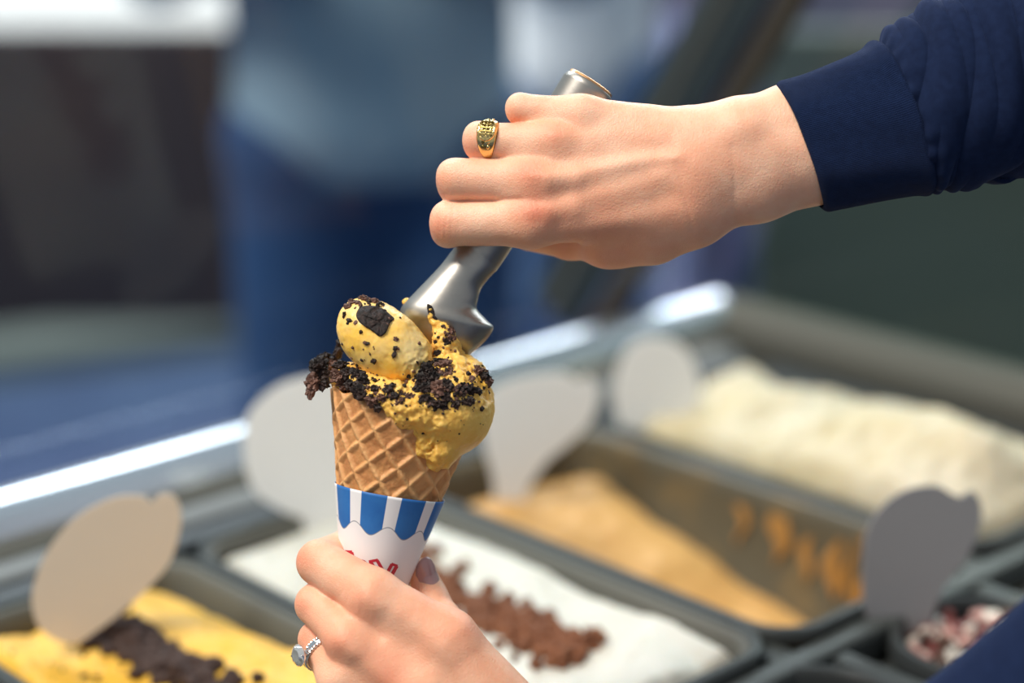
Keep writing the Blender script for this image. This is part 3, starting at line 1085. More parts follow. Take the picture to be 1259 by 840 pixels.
def px_to_cone(x, y):
    d = np.array([x, y]) - AP
    t = d @ AX; s = d @ PX_
    return t, math.asin(max(-1, min(1, s / (TAN * t + 3))))


def ink(polys):
    VV, FF, n = [], [], 0
    for pl, w in polys:
        P = [np.array([400 + q_[0] / 5.25, 580 + q_[1] / 5.25]) for q_ in pl]
        # dense resample
        w = w * 1.35
        R_ = []
        for a_, b_ in zip(P[:-1], P[1:]):
            k = max(int(np.linalg.norm(b_ - a_) / 1.5), 1)
            R_ += [a_ + (b_ - a_) * i / k for i in range(k)]
        R_.append(P[-1]); R_ = np.array(R_)
        T = np.gradient(R_, axis=0); T /= np.linalg.norm(T, axis=1)[:, None]; Nn = np.stack([-T[:, 1], T[:, 0]], 1)
        for r_, n_ in zip(R_, Nn):
            for sg in (-1, 1):
                t, f_ = px_to_cone(*(r_ + n_ * sg * w / 2))
                VV.append(cone_pt(t, f_, 2.6 + 1.2 * (f_ / math.pi + 1) / 2 + .35))
        FF += [(n + 2 * i, n + 2 * i + 1, n + 2 * i + 3, n + 2 * i + 2) for i in range(len(R_) - 1)]
        n += 2 * len(R_)
    return np.array(VV), FF


V, F = ink([([(303, 530), (362, 517)], 2.4), ([(312, 530), (352, 590), (400, 680)], 3.2), ([(356, 520), (405, 612), (420, 640)], 3.0),
            ([(446, 546), (484, 563)], 2.4), ([(450, 548), (405, 630), (380, 700)], 3.0), ([(480, 562), (432, 648), (400, 720)], 3.2),
            ([(215, 545), (240, 530), (268, 535), (295, 560), (318, 600), (320, 640), (300, 670)], 4.2),
            ([(140, 476), (192, 472)], 2.8), ([(150, 476), (168, 560), (180, 620)], 3.2), ([(190, 474), (205, 540), (215, 600)], 3.0)])
lt = fobj('red_lettering', V, F, red, cone, smooth=False)
lt['label'] = 'red outlined lettering printed on the paper wrapper'

# ---- ice cream in the cone
def cream_body(P):
    d = ell(P, (546, 500, CZ + 22), (63, 64, 72))
    d = smin(d, ell(P, (556, 465, CZ + 10), (42, 30, 45)), 14)
    d = smin(d, ell(P, (478, 478, CZ + 2), (64, 26, 84), -.3), 14)
    d = smin(d, ell(P, (500, 502, CZ + 66), (42, 25, 40), -.45), 14)
    d = smin(d, ell(P, (462, 490, CZ + 66), (30, 11, 22), -.55), 8)
    d = smin(d, ell(P, (425, 466, CZ + 10), (20, 15, 40), 0), 10)
    d = smin(d, ell(P, (540, 556, CZ + 40), (22, 24, 42), 0), 12)
    d = smin(d, ell(P, (520, 545, CZ + 52), (13, 20, 30), 0), 8)
    # lump smeared up against the scoop
    d = smin(d, ell(P, (548, 422, CZ + 22), (17, 26, 20), .3), 8)
    d = smin(d, ell(P, (534, 397, CZ + 24), (8, 18, 10), .3), 8)
    n = fbm(P[0] + 900, P[1] + 900, P[2] + 900, 17, 4, .62)
    # the lower right belly is smoothed by the scoop, the ragged rest is porous
    px, py = P[0] + CX, CY - P[1]
    m = np.clip((px - 535) / 30, 0, 1) * np.clip((py - 490) / 25, 0, 1)
    n2 = fbm(P[0] + 300, P[1] + 900, P[2] + 100, 6, 2, .6)
    return d - (n * 7.0 + n2 * 3.6) * (1 - m) - 1.6 * n * m


def ball_body(P):
    d = ell(P, (474, 424, CZ + 38), (70, 44, 47), -math.radians(42))
    n = fbm(P[0] + 500, P[1] + 500, P[2] + 500, 26, 4, .5)
    px, py = P[0] + CX, CY - P[1]
    m = np.clip((px + py - 935) / 40, 0, 1)
    n2 = fbm(P[0] + 300, P[1] + 900, P[2] + 100, 6, 2, .6)
    return d - n * (2.4 + 7 * m) - 4.5 * m * n2 - .8 * n2


lo, hi = box_lohi(395, 620, 372, 600, CZ - 95, CZ + 140)
V, F = polygonise(cream_body, lo, hi, 1.5)
icb = fobj('ice_cream', V, F, MAT['cream'], cone)
icb['label'] = 'ragged yellow ice cream spilling over the cone edge'
lo, hi = box_lohi(400, 545, 355, 495, CZ - 25, CZ + 100)
V, F = polygonise(ball_body, lo, hi, 1.4)
bo = fobj('scooped_ball', V, F, MAT['ball'], cone)
bo['label'] = 'smooth oval ball of yellow ice cream on top'


def front_z(fn, x, y):
    z = np.arange(CZ + 138, CZ - 100, -.7)
    q_ = 1 - z / FPX
    d = fn(((x - CX) * q_, -(y - CY) * q_, z))
    i = np.argmax(d < 0)
    return z[i] if d[i] < 0 else CZ


both = lambda P: np.minimum(cream_body(P), ball_body(P))
rk = np.random.RandomState(3)
chunk_meshes = {}


def chunk(x, y, rx, ry, ang=0.0, dark=True, dz=0.0, z=None, name='cookie_piece', sub=3):
    if z is None:
        z = front_z(both, x, y)
    s = rk.randint(9)
    key = (s, dark, sub)
    if key not in chunk_meshes:
        Vr, Fr = rock_vf(s, sub, .42)
        me = raw_mesh(name, Vr * SC, Fr, smooth=False); me.materials.append(MAT['cookie' if dark else 'cookie2']); chunk_meshes[key] = me
    o = bpy.data.objects.new(name, chunk_meshes[key]); C.objects.link(o)
    o.parent = cone
    o.location = PW(x, y, z + dz) - wpos(cone)
    o.scale = (rx, (rx + ry) * .45, ry)
    o.rotation_euler = (.25 * rk.randn(), ang, .25 * rk.randn())
    return o


big = [  # left overhang
    (386, 470, 10, 12, .3, 0), (381, 483, 6, 8, .2, 0), (392, 452, 11, 12, 0, 1), (400, 441, 11, 9, 0, 1), (409, 449, 10, 8, 0, 0), (404, 462, 10, 9, .4, 1),
    (415, 462, 9, 8, 0, 0), (420, 450, 10, 8, .3, 1), (428, 460, 11, 8, .5, 1), (440, 462, 10, 7, .5, 1), (397, 474, 7, 7, 0, 1), (422, 472, 8, 7, 0, 0),
    (449, 470, 10, 6, .6, 1), (432, 474, 9, 6, .4, 1), (444, 483, 15, 8, .55, 1), (459, 492, 10, 7, .4, 0), (452, 497, 6, 5, 0, 0), (466, 501, 7, 6, 0, 1),
    (470, 489, 8, 5, .3, 0), (484, 489, 7, 6, 0, 1), (477, 480, 7, 7, .3, 1), (462, 478, 7, 5, .5, 1), (483, 474, 5, 5, 0, 1), (493, 484, 7, 4, .2, 1),
    (415, 434, 6, 10, 0, 1), (417, 422, 5, 8, 0, 1), (505, 487, 8, 4, 0, 0),
    # right cluster
    (527, 458, 11, 11, .2, 1), (519, 468, 9, 9, 0, 1), (534, 465, 9, 10, 0, 1), (525, 476, 10, 7, 0, 1), (545, 450, 10, 7, 0, 0), (541, 445, 8, 5, 0, 1), (552, 458, 8, 7, 0, 0),
    (540, 478, 12, 9, .2, 0), (551, 473, 7, 8, 0, 1), (523, 490, 9, 6, 0, 1), (535, 495, 13, 5, .05, 1), (549, 488, 8, 6, 0, 1), (560, 497, 7, 6, 0, 1), (567, 477, 12, 8, .15, 1),
    (578, 479, 9, 7, 0, 1), (586, 482, 6, 6, 0, 1), (588, 456, 8, 7, 0, 0), (594, 464, 8, 7, 0, 1), (601, 468, 6, 6, 0, 0), (580, 465, 5, 4, 0, 0), (575, 493, 8, 5, 0, 1), (548, 500, 6, 4, 0, 1),
    (512, 480, 6, 5, 0, 1), (530, 448, 6, 5, 0, 1),
    # crumbs by the scoop
    (554, 408, 6, 7, 0, 0), (548, 418, 4, 5, 0, 1), (529, 412, 5, 6, 0, 1), (535, 420, 3, 3, 0, 1), (542, 434, 9, 4, .1, 1), (558, 416, 4, 4, 0, 0),
    # on the ball
    (433, 372, 6, 5, 0, 0), (428, 378, 5, 5, 0, 0), (448, 368, 8, 5, 0, 0), (460, 371, 5, 4, 0, 0), (469, 375, 4, 3, 0, 1), (440, 373, 5, 4, 0, 0), (431, 395, 5, 3, .3, 1), (437, 397, 3, 3, 0, 0),
    (444, 408, 3, 3, 0, 1), (487, 417, 4, 3, 0, 0), (486, 428, 4, 3, -.6, 1), (484, 436, 3, 5, .2, 1), (421, 423, 2, 2, 0, 1), (480, 393, 4, 4, .4, 0), (475, 400, 3, 3, 0, 0), (424, 388, 3, 5, 0, 1)]
for x, y, rx, ry, an, dk in big:
    big_ = rx > 5
    chunk(x, y, rx * .92, ry * .92, an, bool(dk), dz=-1.0 if big_ else 0, z=(CZ + 35) if x < 400 else None, sub=4 if rx > 7 else 3 if big_ else 2)
# jagged cookie shard above the scoop side
V = []
c = c3((529, 386, CZ + 32))
sh = [(-6, 10, 0), (-7, 6, 3), (-2, -2, 3), (5, -10, 2), (7, -12, -1), (3, -3, -3), (-2, 9, -3)]
top_ = [c + np.array([x * .9, y, z]) for x, y, z in sh]
V = [c3(p) for p in [(525, 373, CZ + 32), (531, 376, CZ + 33), (539, 392, CZ + 32), (537, 395, CZ + 33), (527, 388, CZ + 33), (525, 380, CZ + 34)]]
V += [v + np.array([0, 0, -6]) for v in V]
F = [tuple(range(6))[::-1], tuple(range(6, 12))] + [(i, 6 + i, 6 + (i + 1) % 6, (i + 1) % 6)[::-1] for i in range(6)]
bevel(fobj('cookie_shard', V, F, MAT['cookie'], cone, smooth=False), .0005)
# embossed cookie fragment set into the ball
out = [(437, 386), (443, 377), (456, 375), (470, 378), (480, 386), (486, 392), (480, 398), (475, 410), (467, 415), (459, 409), (448, 402), (440, 395)]
cen = (461, 393)
zs = front_z(ball_body, *cen)
V, F = [], []
rings = 14
for k in range(rings + 1):
    f_ = k / rings
    for q_ in catmull(out, 6):
        x, y = cen[0] + (q_[0] - cen[0]) * f_, cen[1] + (q_[1] - cen[1]) * f_
        zz = front_z(ball_body, x, y)
        zz = max(zz, zs - 26)
        # embossing: radial and ring-shaped grooves
        rr = math.hypot(x - 468, y - 396); an = math.atan2(y - 396, x - 468)
        g = -1.6 * math.exp(-((abs(math.sin(an * 3.5 + .4)) * rr) / 1.6) ** 2) - 1.1 * math.exp(-((rr - 17) / 1.6) ** 2) + 1.2 * vnoise(x / 2.5, y / 2.5, 3.3)
        V.append(c3((x, y, zz + (3.4 if f_ < .97 else -3) + g)))
n_ = len(catmull(out, 6))
fobj('cookie_fragment', V, grid_faces(rings + 1, n_, True, flip=False), MAT['cookie'], cone)
# fine crumbs
fine = []
zones = [(405, 450, 28, 16, 60), (440, 470, 30, 10, 80), (480, 490, 30, 9, 70), (530, 465, 22, 16, 90), (570, 480, 26, 13, 80), (550, 495, 30, 8, 60), (548, 415, 12, 16, 26), (450, 372, 22, 5, 34), (500, 520, 34, 22, 14), (470, 420, 44, 34, 26), (570, 515, 30, 30, 16), (596, 462, 9, 9, 22)]
for x, y, sx, sy, n_ in zones:
    for i in range(n_):
        px, py = x + rk.randn() * sx * .6, y + rk.randn() * sy * .6
        z = front_z(both, px, py)
        if z <= CZ + .5:
            continue
        fine.append((PW(px, py, z + .3), (1.0 + 2.4 * rk.rand() ** 2) * SC * (1.0 if n_ > 20 else .7)))
crumbs_on(cone, fine[::2], MAT['cookie'], 'fine_crumbs', 2, 1)
crumbs_on(cone, fine[1::2], MAT['cookie2'], 'brown_crumbs', 2, 2)
# dab of ice cream on the scoop edge
V, F = rock_vf(4, 2, .2)
dab = fobj('ice_cream_dab', V * np.array([6, 5, 5]) + c3((500, 371, HZ + 4)), F, MAT['cream'], scoop)

# ================================================================== PERSON SERVING
server = thing('person', 'person in a navy sweatshirt holding the cone and the scoop, only arms seen', 'person', PW(1500, 900, 100))


def right_hand(P):
    fingers = [
        [(654, 273, 2, 30), (556, 275, -22, 27.5), (575, 280, -104, 22), (628, 284, -122, 18)],
        [(662, 224, 4, 29), (563, 221, -20, 26), (602, 225, -116, 21), (660, 228, -126, 17)],
        [(684, 178, 0, 26), (592, 173, -20, 22.5), (632, 176, -112, 19), (690, 178, -124, 16)],
        [(716, 142, -6, 23), (641, 134, -22, 18.5), (662, 136, -100, 16), (712, 140, -118, 14)]]
    d = None
    for f_ in fingers:
        e = chain(P, f_[:2]); e = smin(e, chain(P, f_[1:]), 5)
        d = e if d is None else smin(d, e, 2.5)
    palm = None
    for c_ in ([(654, 271, 1, 30), (845, 248, -4, 43)], [(662, 224, 3, 29), (850, 215, 2, 42)], [(684, 178, 0, 26), (855, 190, -2, 40)], [(716, 143, -7, 24), (858, 172, -8, 37)],
               [(858, 172, -8, 37), (905, 166, -4, 44), (975, 147, -10, 43), (1080, 115, -10, 46)], [(845, 250, -10, 43), (930, 225, -12, 47.5), (1000, 203, -12, 47), (1100, 170, -12, 52)],
               [(850, 212, 0, 42), (1000, 176, -2, 46), (1090, 150, -2, 48)],
               [(850, 262, -20, 44), (800, 281, -32, 43), (748, 292, -42, 39)]):
        e = chain(P, c_, 14)
        palm = e if palm is None else smin(palm, e, 22)
    th_ = chain(P, [(760, 290, -46, 36), (700, 296, -80, 23), (652, 290, -108, 20)], 10)
    palm = smin(palm, th_, 16)
    web = chain(P, [(640, 270, -6, 22), (641, 226, -4, 22), (664, 180, -6, 20), (700, 146, -12, 17)], 8)
    palm = smin(palm, web, 16)
    for a_, b_ in (((550, 267, -28, 20.5), (550, 285, -32, 20.5)), ((556, 214, -26, 18.5), (557, 231, -28, 18.5)), ((587, 166, -24, 16), (587, 181, -26, 16)), ((637, 129, -24, 13.5), (638, 140, -26, 13.5))):
        d = smin(d, chain(P, [a_, b_]), 5)
    d = smin(d, palm, 17)
    lines = [([(656, 220), (720, 214), (790, 200), (830, 196)], 2.2, 9), ([(652, 262), (700, 250), (780, 228), (810, 220)], 1.5, 10), ([(682, 172), (760, 168), (810, 170)], .9, 10),
             ([(700, 238), (740, 232), (790, 222)], -1.2, 10), ([(700, 200), (770, 190), (820, 187)], -.8, 10), ([(690, 275), (760, 262), (820, 245)], -1.8, 12),
             ([(645, 262), (662, 262)], .6, 14), ([(650, 214), (664, 213)], .5, 13), ([(676, 228), (706, 226)], 4.5, 14), ([(676, 264), (704, 262)], 3.5, 14), ([(676, 168), (690, 167)], 1.0, 12), ([(895, 160), (915, 156)], 3.0, 22),
             ([(828, 205), (838, 245), (850, 285)], -.8, 3.5), ([(894, 185), (898, 220), (900, 262)], -.6, 3.5), ([(640, 247), (612, 247), (548, 247)], -1.2, 3)]
    for k in range(5):
        lines.append(([(640 + 5 * k, 205 + (k % 2) * 2), (646 + 5 * k, 226)], -.55, 1.5))
        lines.append(([(636 + 6 * k, 252), (641 + 6 * k, 276)], -.5, 1.6))
        lines.append(([(668 + 5 * k, 160), (672 + 5 * k, 178)], -.4, 1.5))
    for k in range(3):
        lines.append(([(543 + 7 * k, 258), (540 + 7 * k, 292)], -.5, 1.7))
    px, py = P[0] + CX, CY - P[1]
    d = d - relief(P, lines, -25, 5)
    return d - .9 * fbm(P[0] + 700, P[1] + 700, P[2] + 700, 30, 2)


lo, hi = box_lohi(515, 1075, 92, 350, -150, 62)
V, F = polygonise(right_hand, lo, hi, 2.0)
rh = fobj('hand', V, F, MAT['skin'], server)
rh['label'] = 'right hand and wrist gripping the scoop handle from above'
set_attr(rh.data, 'redness', redness(V, [(655, 262, 24, .5), (655, 216, 20, .42), (680, 168, 18, .38), (538, 280, 16, .4), (545, 222, 14, .25), (630, 145, 12, .3), (575, 180, 14, .25), (740, 310, 60, .25), (850, 235, 60, .22), (700, 245, 40, .15)]))


def left_hand(P):
    fingers = [
        [(458, 733, 30, 32), (393, 692, -12, 28), (430, 672, -112, 23), (488, 668, -130, 18)],
        [(432, 784, 32, 31), (388, 743, -10, 25), (425, 735, -104, 21), (470, 740, -116, 17)],
        [(422, 834, 24, 29), (389, 786, -18, 22), (425, 786, -97, 19), (465, 790, -110, 16)],
        [(432, 888, 14, 26), (406, 850, -18, 19), (432, 842, -80, 17), (465, 845, -90, 15)]]
    d = None
    for f_ in fingers:
        e = chain(P, f_[:2]); e = smin(e, chain(P, f_[1:]), 5)
        d = e if d is None else smin(d, e, 2.5)
    palm = None
    for c_ in ([(458, 733, 30, 32), (546, 790, 28, 40), (630, 900, 15, 56)], [(432, 784, 32, 31), (520, 850, 34, 42), (605, 930, 20, 54)], [(422, 836, 24, 29), (580, 950, 10, 54)],
               [(432, 888, 14, 26), (570, 975, 5, 48)], [(605, 900, 5, 52), (700, 985, 50, 54), (830, 1040, 110, 60)], [(575, 940, 5, 52), (660, 1030, 45, 54), (790, 1085, 100, 58)],
               [(600, 880, -5, 46), (562, 806, -18, 35)]):
        e = chain(P, c_, 14)
        palm = e if palm is None else smin(palm, e, 20)
    d = smin(d, palm, 13)
    th_ = chain(P, [(572, 815, -18, 34), (543, 768, -48, 27), (529, 735, -66, 21.5), (519, 704, -72, 18)], 10)
    d = smin(d, th_, 9)
    lines = [([(412, 737), (440, 757), (470, 775)], -2.0, 8), ([(458, 722), (530, 770), (600, 850)], 1.6, 12), ([(428, 780), (500, 835), (580, 900)], 1.8, 12),
             ([(450, 728), (464, 738)], 2.0, 14), ([(424, 776), (438, 790)], 2.4, 14), ([(574, 766), (582, 782)], 1.5, 14), ([(470, 800), (530, 860)], -1.4, 12),
             ([(500, 760), (560, 830)], -1.0, 12)]
    for k in range(4):
        lines.append(([(372 + 6 * k, 672 + 3 * k), (380 + 6 * k, 700 + 4 * k)], -.5, 1.7))
        lines.append(([(430 + 7 * k, 706 + 5 * k), (422 + 9 * k, 728 + 6 * k)], -.45, 1.8))
    d = d - relief(P, lines, -35, 0)
    return d - .9 * fbm(P[0] + 700, P[1] + 700, P[2] + 700, 30, 2)


lo, hi = box_lohi(345, 800, 635, 1110, -155, 160)
V, F = polygonise(left_hand, lo, hi, 2.3)
lh = fobj('hand', V, F, MAT['skin'], server)
lh['label'] = 'left hand wrapped round the paper wrapper of the cone'
set_attr(lh.data, 'redness', .10 + redness(V, [(372, 682, 16, .4), (368, 742, 16, .3), (411, 785, 22, .35), (478, 827, 30, .3), (578, 772, 24, .2), (450, 725, 20, .2), (376, 780, 12, .3)]))

# thumbnail
nn = np.array([.46, .0, .88]); nn /= np.linalg.norm(nn)
nu = c3((516, 704, -74)) - c3((527, 735, -68)); nu -= nn * (nu @ nn); nu /= np.linalg.norm(nu); nw = np.cross(nu, nn)
V = []
kk = 16
for i in range(kk + 1):
    s = i / kk
    for j in range(40):
        q_ = 2 * math.pi * j / 40
        y = 24 * s * abs(math.sin(q_)) ** .9 * np.sign(math.sin(q_)); x = 14.5 * s * math.cos(q_)
        bul = 13.5 - 9.0 * (x / 15) ** 2 - (1.8 if y > 0 else .5) * (y / 24) ** 2
        V.append(c3((520, 706, -71.5)) + nw * x + nu * y + nn * (bul + 8.2 + 9.0 * max(0, -y / 24) - (2.5 if i == kk else 0)))
fobj('fingernail', V, grid_faces(kk + 1, 40, True), MAT['nail'], lh)['label'] = 'glossy mauve polished thumbnail'


# ---- rings
def band(center, axis, ref, rfun, wfun, tfun, n=96):
    """ring lofted round axis; rfun radius, wfun half-width, tfun thickness of the angle from ref"""
    axis = axis / np.linalg.norm(axis); ref = ref - axis * (ref @ axis); ref /= np.linalg.norm(ref); o3_ = np.cross(axis, ref)
    V = []
    sec = [(-1, 0), (-.85, .6), (-.5, .92), (0, 1), (.5, .92), (.85, .6), (1, 0), (.6, -.05), (-.6, -.05)]
    for i in range(n):
        q_ = 2 * math.pi * i / n
        dr = ref * math.cos(q_) + o3_ * math.sin(q_)
        for w, t in sec:
            V.append(center + dr * (rfun(q_) + t * tfun(q_)) + axis * w * wfun(q_))
    k = len(sec)
    F = np.concatenate([grid_faces(n, k, True), np.stack([(n - 1) * k + np.arange(k), (n - 1) * k + (np.arange(k) + 1) % k, (np.arange(k) + 1) % k, np.arange(k)], 1)])
    return np.array(V), F


rc = c3((603, 173.3, -16.5)); rax = c3((684, 178, 0)) - c3((592, 173, -20)); rref = np.array([-.15, .42, .85])
cosp = lambda q_, p_: max(0, math.cos(q_)) ** p_
V, F = band(rc, rax, rref, lambda q: 22.6, lambda q: 6.0 + 7.5 * cosp(q, 1.0), lambda q: 2.4 + 2.6 * cosp(q, 2))
gr = fobj('gold_ring', V, F, MAT['gold'], rh); gr['label'] = 'chunky engraved gold signet ring on the ring finger'
rax_n = rax / np.linalg.norm(rax); rr_ = rref - rax_n * (rref @ rax_n); rr_ /= np.linalg.norm(rr_); ro = np.cross(rax_n, rr_)


def ring_pt(q_, rad, w):
    return rc + (rr_ * math.cos(q_) + ro * math.sin(q_)) * rad + rax_n * w


# bezel: an oval plateau with ridged relief
V = []
kk, nn_ = 12, 48
for i in range(kk + 1):
    s = i / kk
    for j in range(nn_):
        a_ = 2 * math.pi * j / nn_
        q_ = .62 * s * math.cos(a_); w = 13 * s * math.sin(a_)
        rad = 30.5 - 3.5 * s ** 4 + (.9 * math.sin(q_ * 34) * math.cos(w * .9) + .7 * math.sin(w * 1.3 + 1)) * (1 if s < .85 else 0) + (1.2 if .78 < s < .92 else 0) - (5 if i == kk else 0)
        V.append(ring_pt(q_, rad, w))
fobj('bezel', V, grid_faces(kk + 1, nn_, True), MAT['gold'], gr)
# dark recesses and shoulder leaves
for q0_, sg in ((.62, 1), (-.62, -1), (.85, 1), (-.85, -1)):
    for w0 in (-3.2, 3.2):
        Vr, Fr = rock_vf(3, 2, .12)
        V = np.array([ring_pt(q0_ + v[0] * .11, 26.3 + v[2] * 1.6, w0 + v[1] * 2.4) for v in Vr])
        fobj('shoulder_relief', V, Fr, MAT['gold_dark'] if w0 < 0 else MAT['gold'], gr)
for k in range(5):
    q_ = -.3 + .15 * k
    V, F = box_vf(ring_pt(q_, 30.4, 0), (rax_n, ring_pt(q_ + .01, 1, 0) - ring_pt(q_, 1, 0) , rr_), (5.5, 60, 1.0))
    V = np.array([ring_pt(q_ + s1 * .022, 30.8 + s3 * 1.0, s2 * 7.5) for s2 in (-1, 1) for s1 in (-1, 1) for s3 in (-1, 1)])
    fobj('ridge', V, F, MAT['gold_dark'], gr, smooth=False)

# diamond ring on the left hand
rc2 = c3((400, 801, -6)); rax2 = c3((422, 834, 24)) - c3((389, 786, -18)); rref2 = np.array([-1, .42, .06])
V, F = band(rc2, rax2, rref2, lambda q: 25.5, lambda q: 5.4, lambda q: 3.8)
dr = fobj('diamond_ring', V, F, MAT['silver'], lh); dr['label'] = 'silver ring with a large round diamond'
a2 = rax2 / np.linalg.norm(rax2); r2 = rref2 - a2 * (rref2 @ a2); r2 /= np.linalg.norm(r2); o2_ = np.cross(a2, r2)
gem = M_('diamond', (.86, .84, .80), 0.03, .75, trans=.3)
gem.node_tree.nodes['Principled BSDF'].inputs['IOR'].default_value = 2.2
VV, FF, n = [], [], 0
for k in range(26):
    for w0 in (-3.6, 3.6):
        q_ = -1.9 + k * .148
        if abs(q_) < .22:
            continue
        c = rc2 + (r2 * math.cos(q_) + o2_ * math.sin(q_)) * 28.6 + a2 * w0
        Vr, Fr = rock_vf(1, 1, .05)
        VV.append(Vr * 1.9 + c); FF.append(Fr + n); n += len(Vr)
sm = fobj('small_diamonds', np.concatenate(VV), np.concatenate(FF), gem, dr, smooth=False)
sm['kind'] = 'stuff'
# baguette side stones
for sg in (-1, 1):
    q_ = sg * .55
    c = rc2 + (r2 * math.cos(q_) + o2_ * math.sin(q_)) * 28.4
    tdir = -r2 * math.sin(q_) + o2_ * math.cos(q_)
    V, F = box_vf(c, (tdir, a2, r2 * math.cos(q_) + o2_ * math.sin(q_)), (6, 3.2, 2.4))
    bevel(fobj('baguette_stone', V, F, MAT['silver'], dr, smooth=False), .0003)
# brilliant
sc_c = rc2 + r2 * 39.5
V = []
for rad, zz, off in ((.2, -11.5, 0), (7, -6.5, .5), (13.6, -1.2, 0), (13.8, .4, .5), (11.4, 3.0, 0), (7.6, 5.0, .5)):
    for k in range(14):
        q_ = 2 * math.pi * (k + off) / 14
        V.append(sc_c + (a2 * math.cos(q_) + o2_ * math.sin(q_)) * rad + r2 * zz)
F = []
for i in range(5):
    for k in range(14):
        A0, B0_, A1, B1_ = i * 14 + k, i * 14 + (k + 1) % 14, (i + 1) * 14 + k, (i + 1) * 14 + (k + 1) % 14
        F += [(A0, B0_, A1), (B0_, B1_, A1)]
F += [tuple(range(70, 84))]
fobj('diamond', V, F, gem, dr, smooth=False)
for k in range(4):
    q_ = math.pi / 4 + k * math.pi / 2
    dirk = a2 * math.cos(q_) + o2_ * math.sin(q_)
    pts = [sc_c - r2 * 11.5 + dirk * 3, sc_c - r2 * 4 + dirk * 9.5, sc_c + r2 * 2.5 + dirk * 12.4, sc_c + r2 * 3.6 + dirk * 11]
    V = []
    for p_ in pts:
        for j in range(6):
            t_ = 2 * math.pi * j / 6
            V.append(p_ + 1.1 * (np.cross(dirk, r2) * math.cos(t_) + dirk * math.sin(t_)))
    fobj('prong', V, grid_faces(4, 6, True), MAT['silver'], dr)


# ---- sweatshirt sleeves
def sleeve(stations, nu_, nv, disp, mat, name, thick=None, label=None, rib=False):
    """stations: (px, py, z, half width, half depth, across dir x, y)"""
    A_ = np.array(stations, float)
    S_ = np.array(catmull(A_, 10, closed=False) + [A_[-1]])
    t_src = np.linspace(0, 1, len(S_)); t_dst = np.linspace(0, 1, nu_)
    S_ = np.stack([np.interp(t_dst, t_src, S_[:, k]) for k in range(S_.shape[1])], 1)
    V = []; UV = []
    for i, row in enumerate(S_):
        c = c3(row[:3]); e = np.array([row[5], -row[6], 0]); e /= np.linalg.norm(e)
        q_ = np.linspace(0, 2 * math.pi, nv, endpoint=False)
        u_ = i / (nu_ - 1)
        dd = disp(u_, q_, c)
        x = (row[3] + dd) * np.cos(q_); z = (row[4] + dd) * np.sin(q_)
        V.append(c + e * x[:, None] + np.array([0, 0, 1.0]) * z[:, None])
        UV.append(np.stack([np.full(nv, u_), q_ / (2 * math.pi)], 1))
    V = np.concatenate(V); o = fobj(name, V, grid_faces(nu_, nv, True), mat, server)
    set_uv(o.data, np.concatenate(UV))
    m = o.modifiers.new('solid', 'SOLIDIFY'); m.thickness = .0014; m.offset = -1
    if label:
        o['label'] = label
    return o


def cuff_disp(u, q, c):
    d = 2.0 * np.sin(q * 3 + 1) + 1.2 * np.sin(q * 7 + 4 * u)
    d = d + 5 * math.exp(-((u - .88) / .10) ** 2) - 9 * max(0, (u - .93) / .07) ** 2
    return d - 4.5 * max(0, (.05 - u) / .05) ** 1.5


def body_disp(u, q, c):
    # folds gathered at the cuff and running up the arm at a slant
    w1 = 16 * u - 1.3 * q + .8 * np.sin(q * 1.3 + u * 7) + .35 * np.sin(3 * q + 4)
    g = np.abs(np.sin(w1)) ** .8
    w2 = 29 * u - 2.6 * q + 1.7 + .9 * np.sin(q * 2 + 5 * u)
    g2 = np.abs(np.sin(w2)) * (.5 + .5 * np.sin(q * 1.6 + 11 * u))
    n = fbm(q * 2.2 + 50, np.full_like(q, u * 9 + 50), np.cos(q) * 2 + 50, 2.2, 2)
    gath = math.exp(-(u / .10) ** 2)
    d = 10.5 * g * (1 - gath * .4) + 7.5 * g2 + 8 * n - 8
    d = d - 12 * math.exp(-(u / .03) ** 2) + 3 * np.sin(q * 22) * gath
    return d


sleeve([(984, 180, -8, 82, 62, .36, .93), (1015, 172, -8, 83, 64, .35, .935), (1060, 158, -8, 88, 68, .34, .94), (1095, 148, -8, 93, 72, .36, .93), (1112, 142, -8, 94, 72, .36, .93)],
       70, 260, cuff_disp, MAT['rib'], 'cuff', label='ribbed navy cuff at the right wrist')
sleeve([(1104, 144, -8, 92, 70, .36, .93), (1135, 132, -8, 104, 80, .33, .94), (1190, 108, -8, 118, 90, .30, .95), (1260, 82, -4, 130, 98, .28, .96), (1360, 50, 0, 140, 105, .28, .96), (1480, 20, 10, 150, 112, .28, .96)],
       240, 420, body_disp, MAT['sweat'], 'sleeve', label='creased navy sweatshirt sleeve on the right arm')
sleeve([(765, 1040, 90, 80, 80, -.35, .9), (900, 1065, 150, 100, 95, .1, 1), (1100, 1040, 230, 125, 110, .4, .92), (1290, 935, 300, 145, 130, .5, .86), (1480, 800, 350, 165, 145, .5, .86)],
       140, 160, lambda u, q, c: 5 * fbm(q * 5 + 20, np.full_like(q, u * 12 + 20), np.cos(q) * 2 + 10, 1.6, 3) + 0 * q, MAT['sweat'], 'sleeve', label='navy sleeve of the left arm at the lower right corner')


# ================================================================== PEOPLE BEYOND THE GLASS
def wpoly(fn, lo, hi, h):
    return polygonise(fn, lo, hi, h)


def mcap(P, a, b, ra, rb, fy=1.0):
    P2 = (P[0], P[1] / fy, P[2]); a = (a[0], a[1] / fy, a[2]); b = (b[0], b[1] / fy, b[2])
    return cap(P2, a, b, ra, rb)


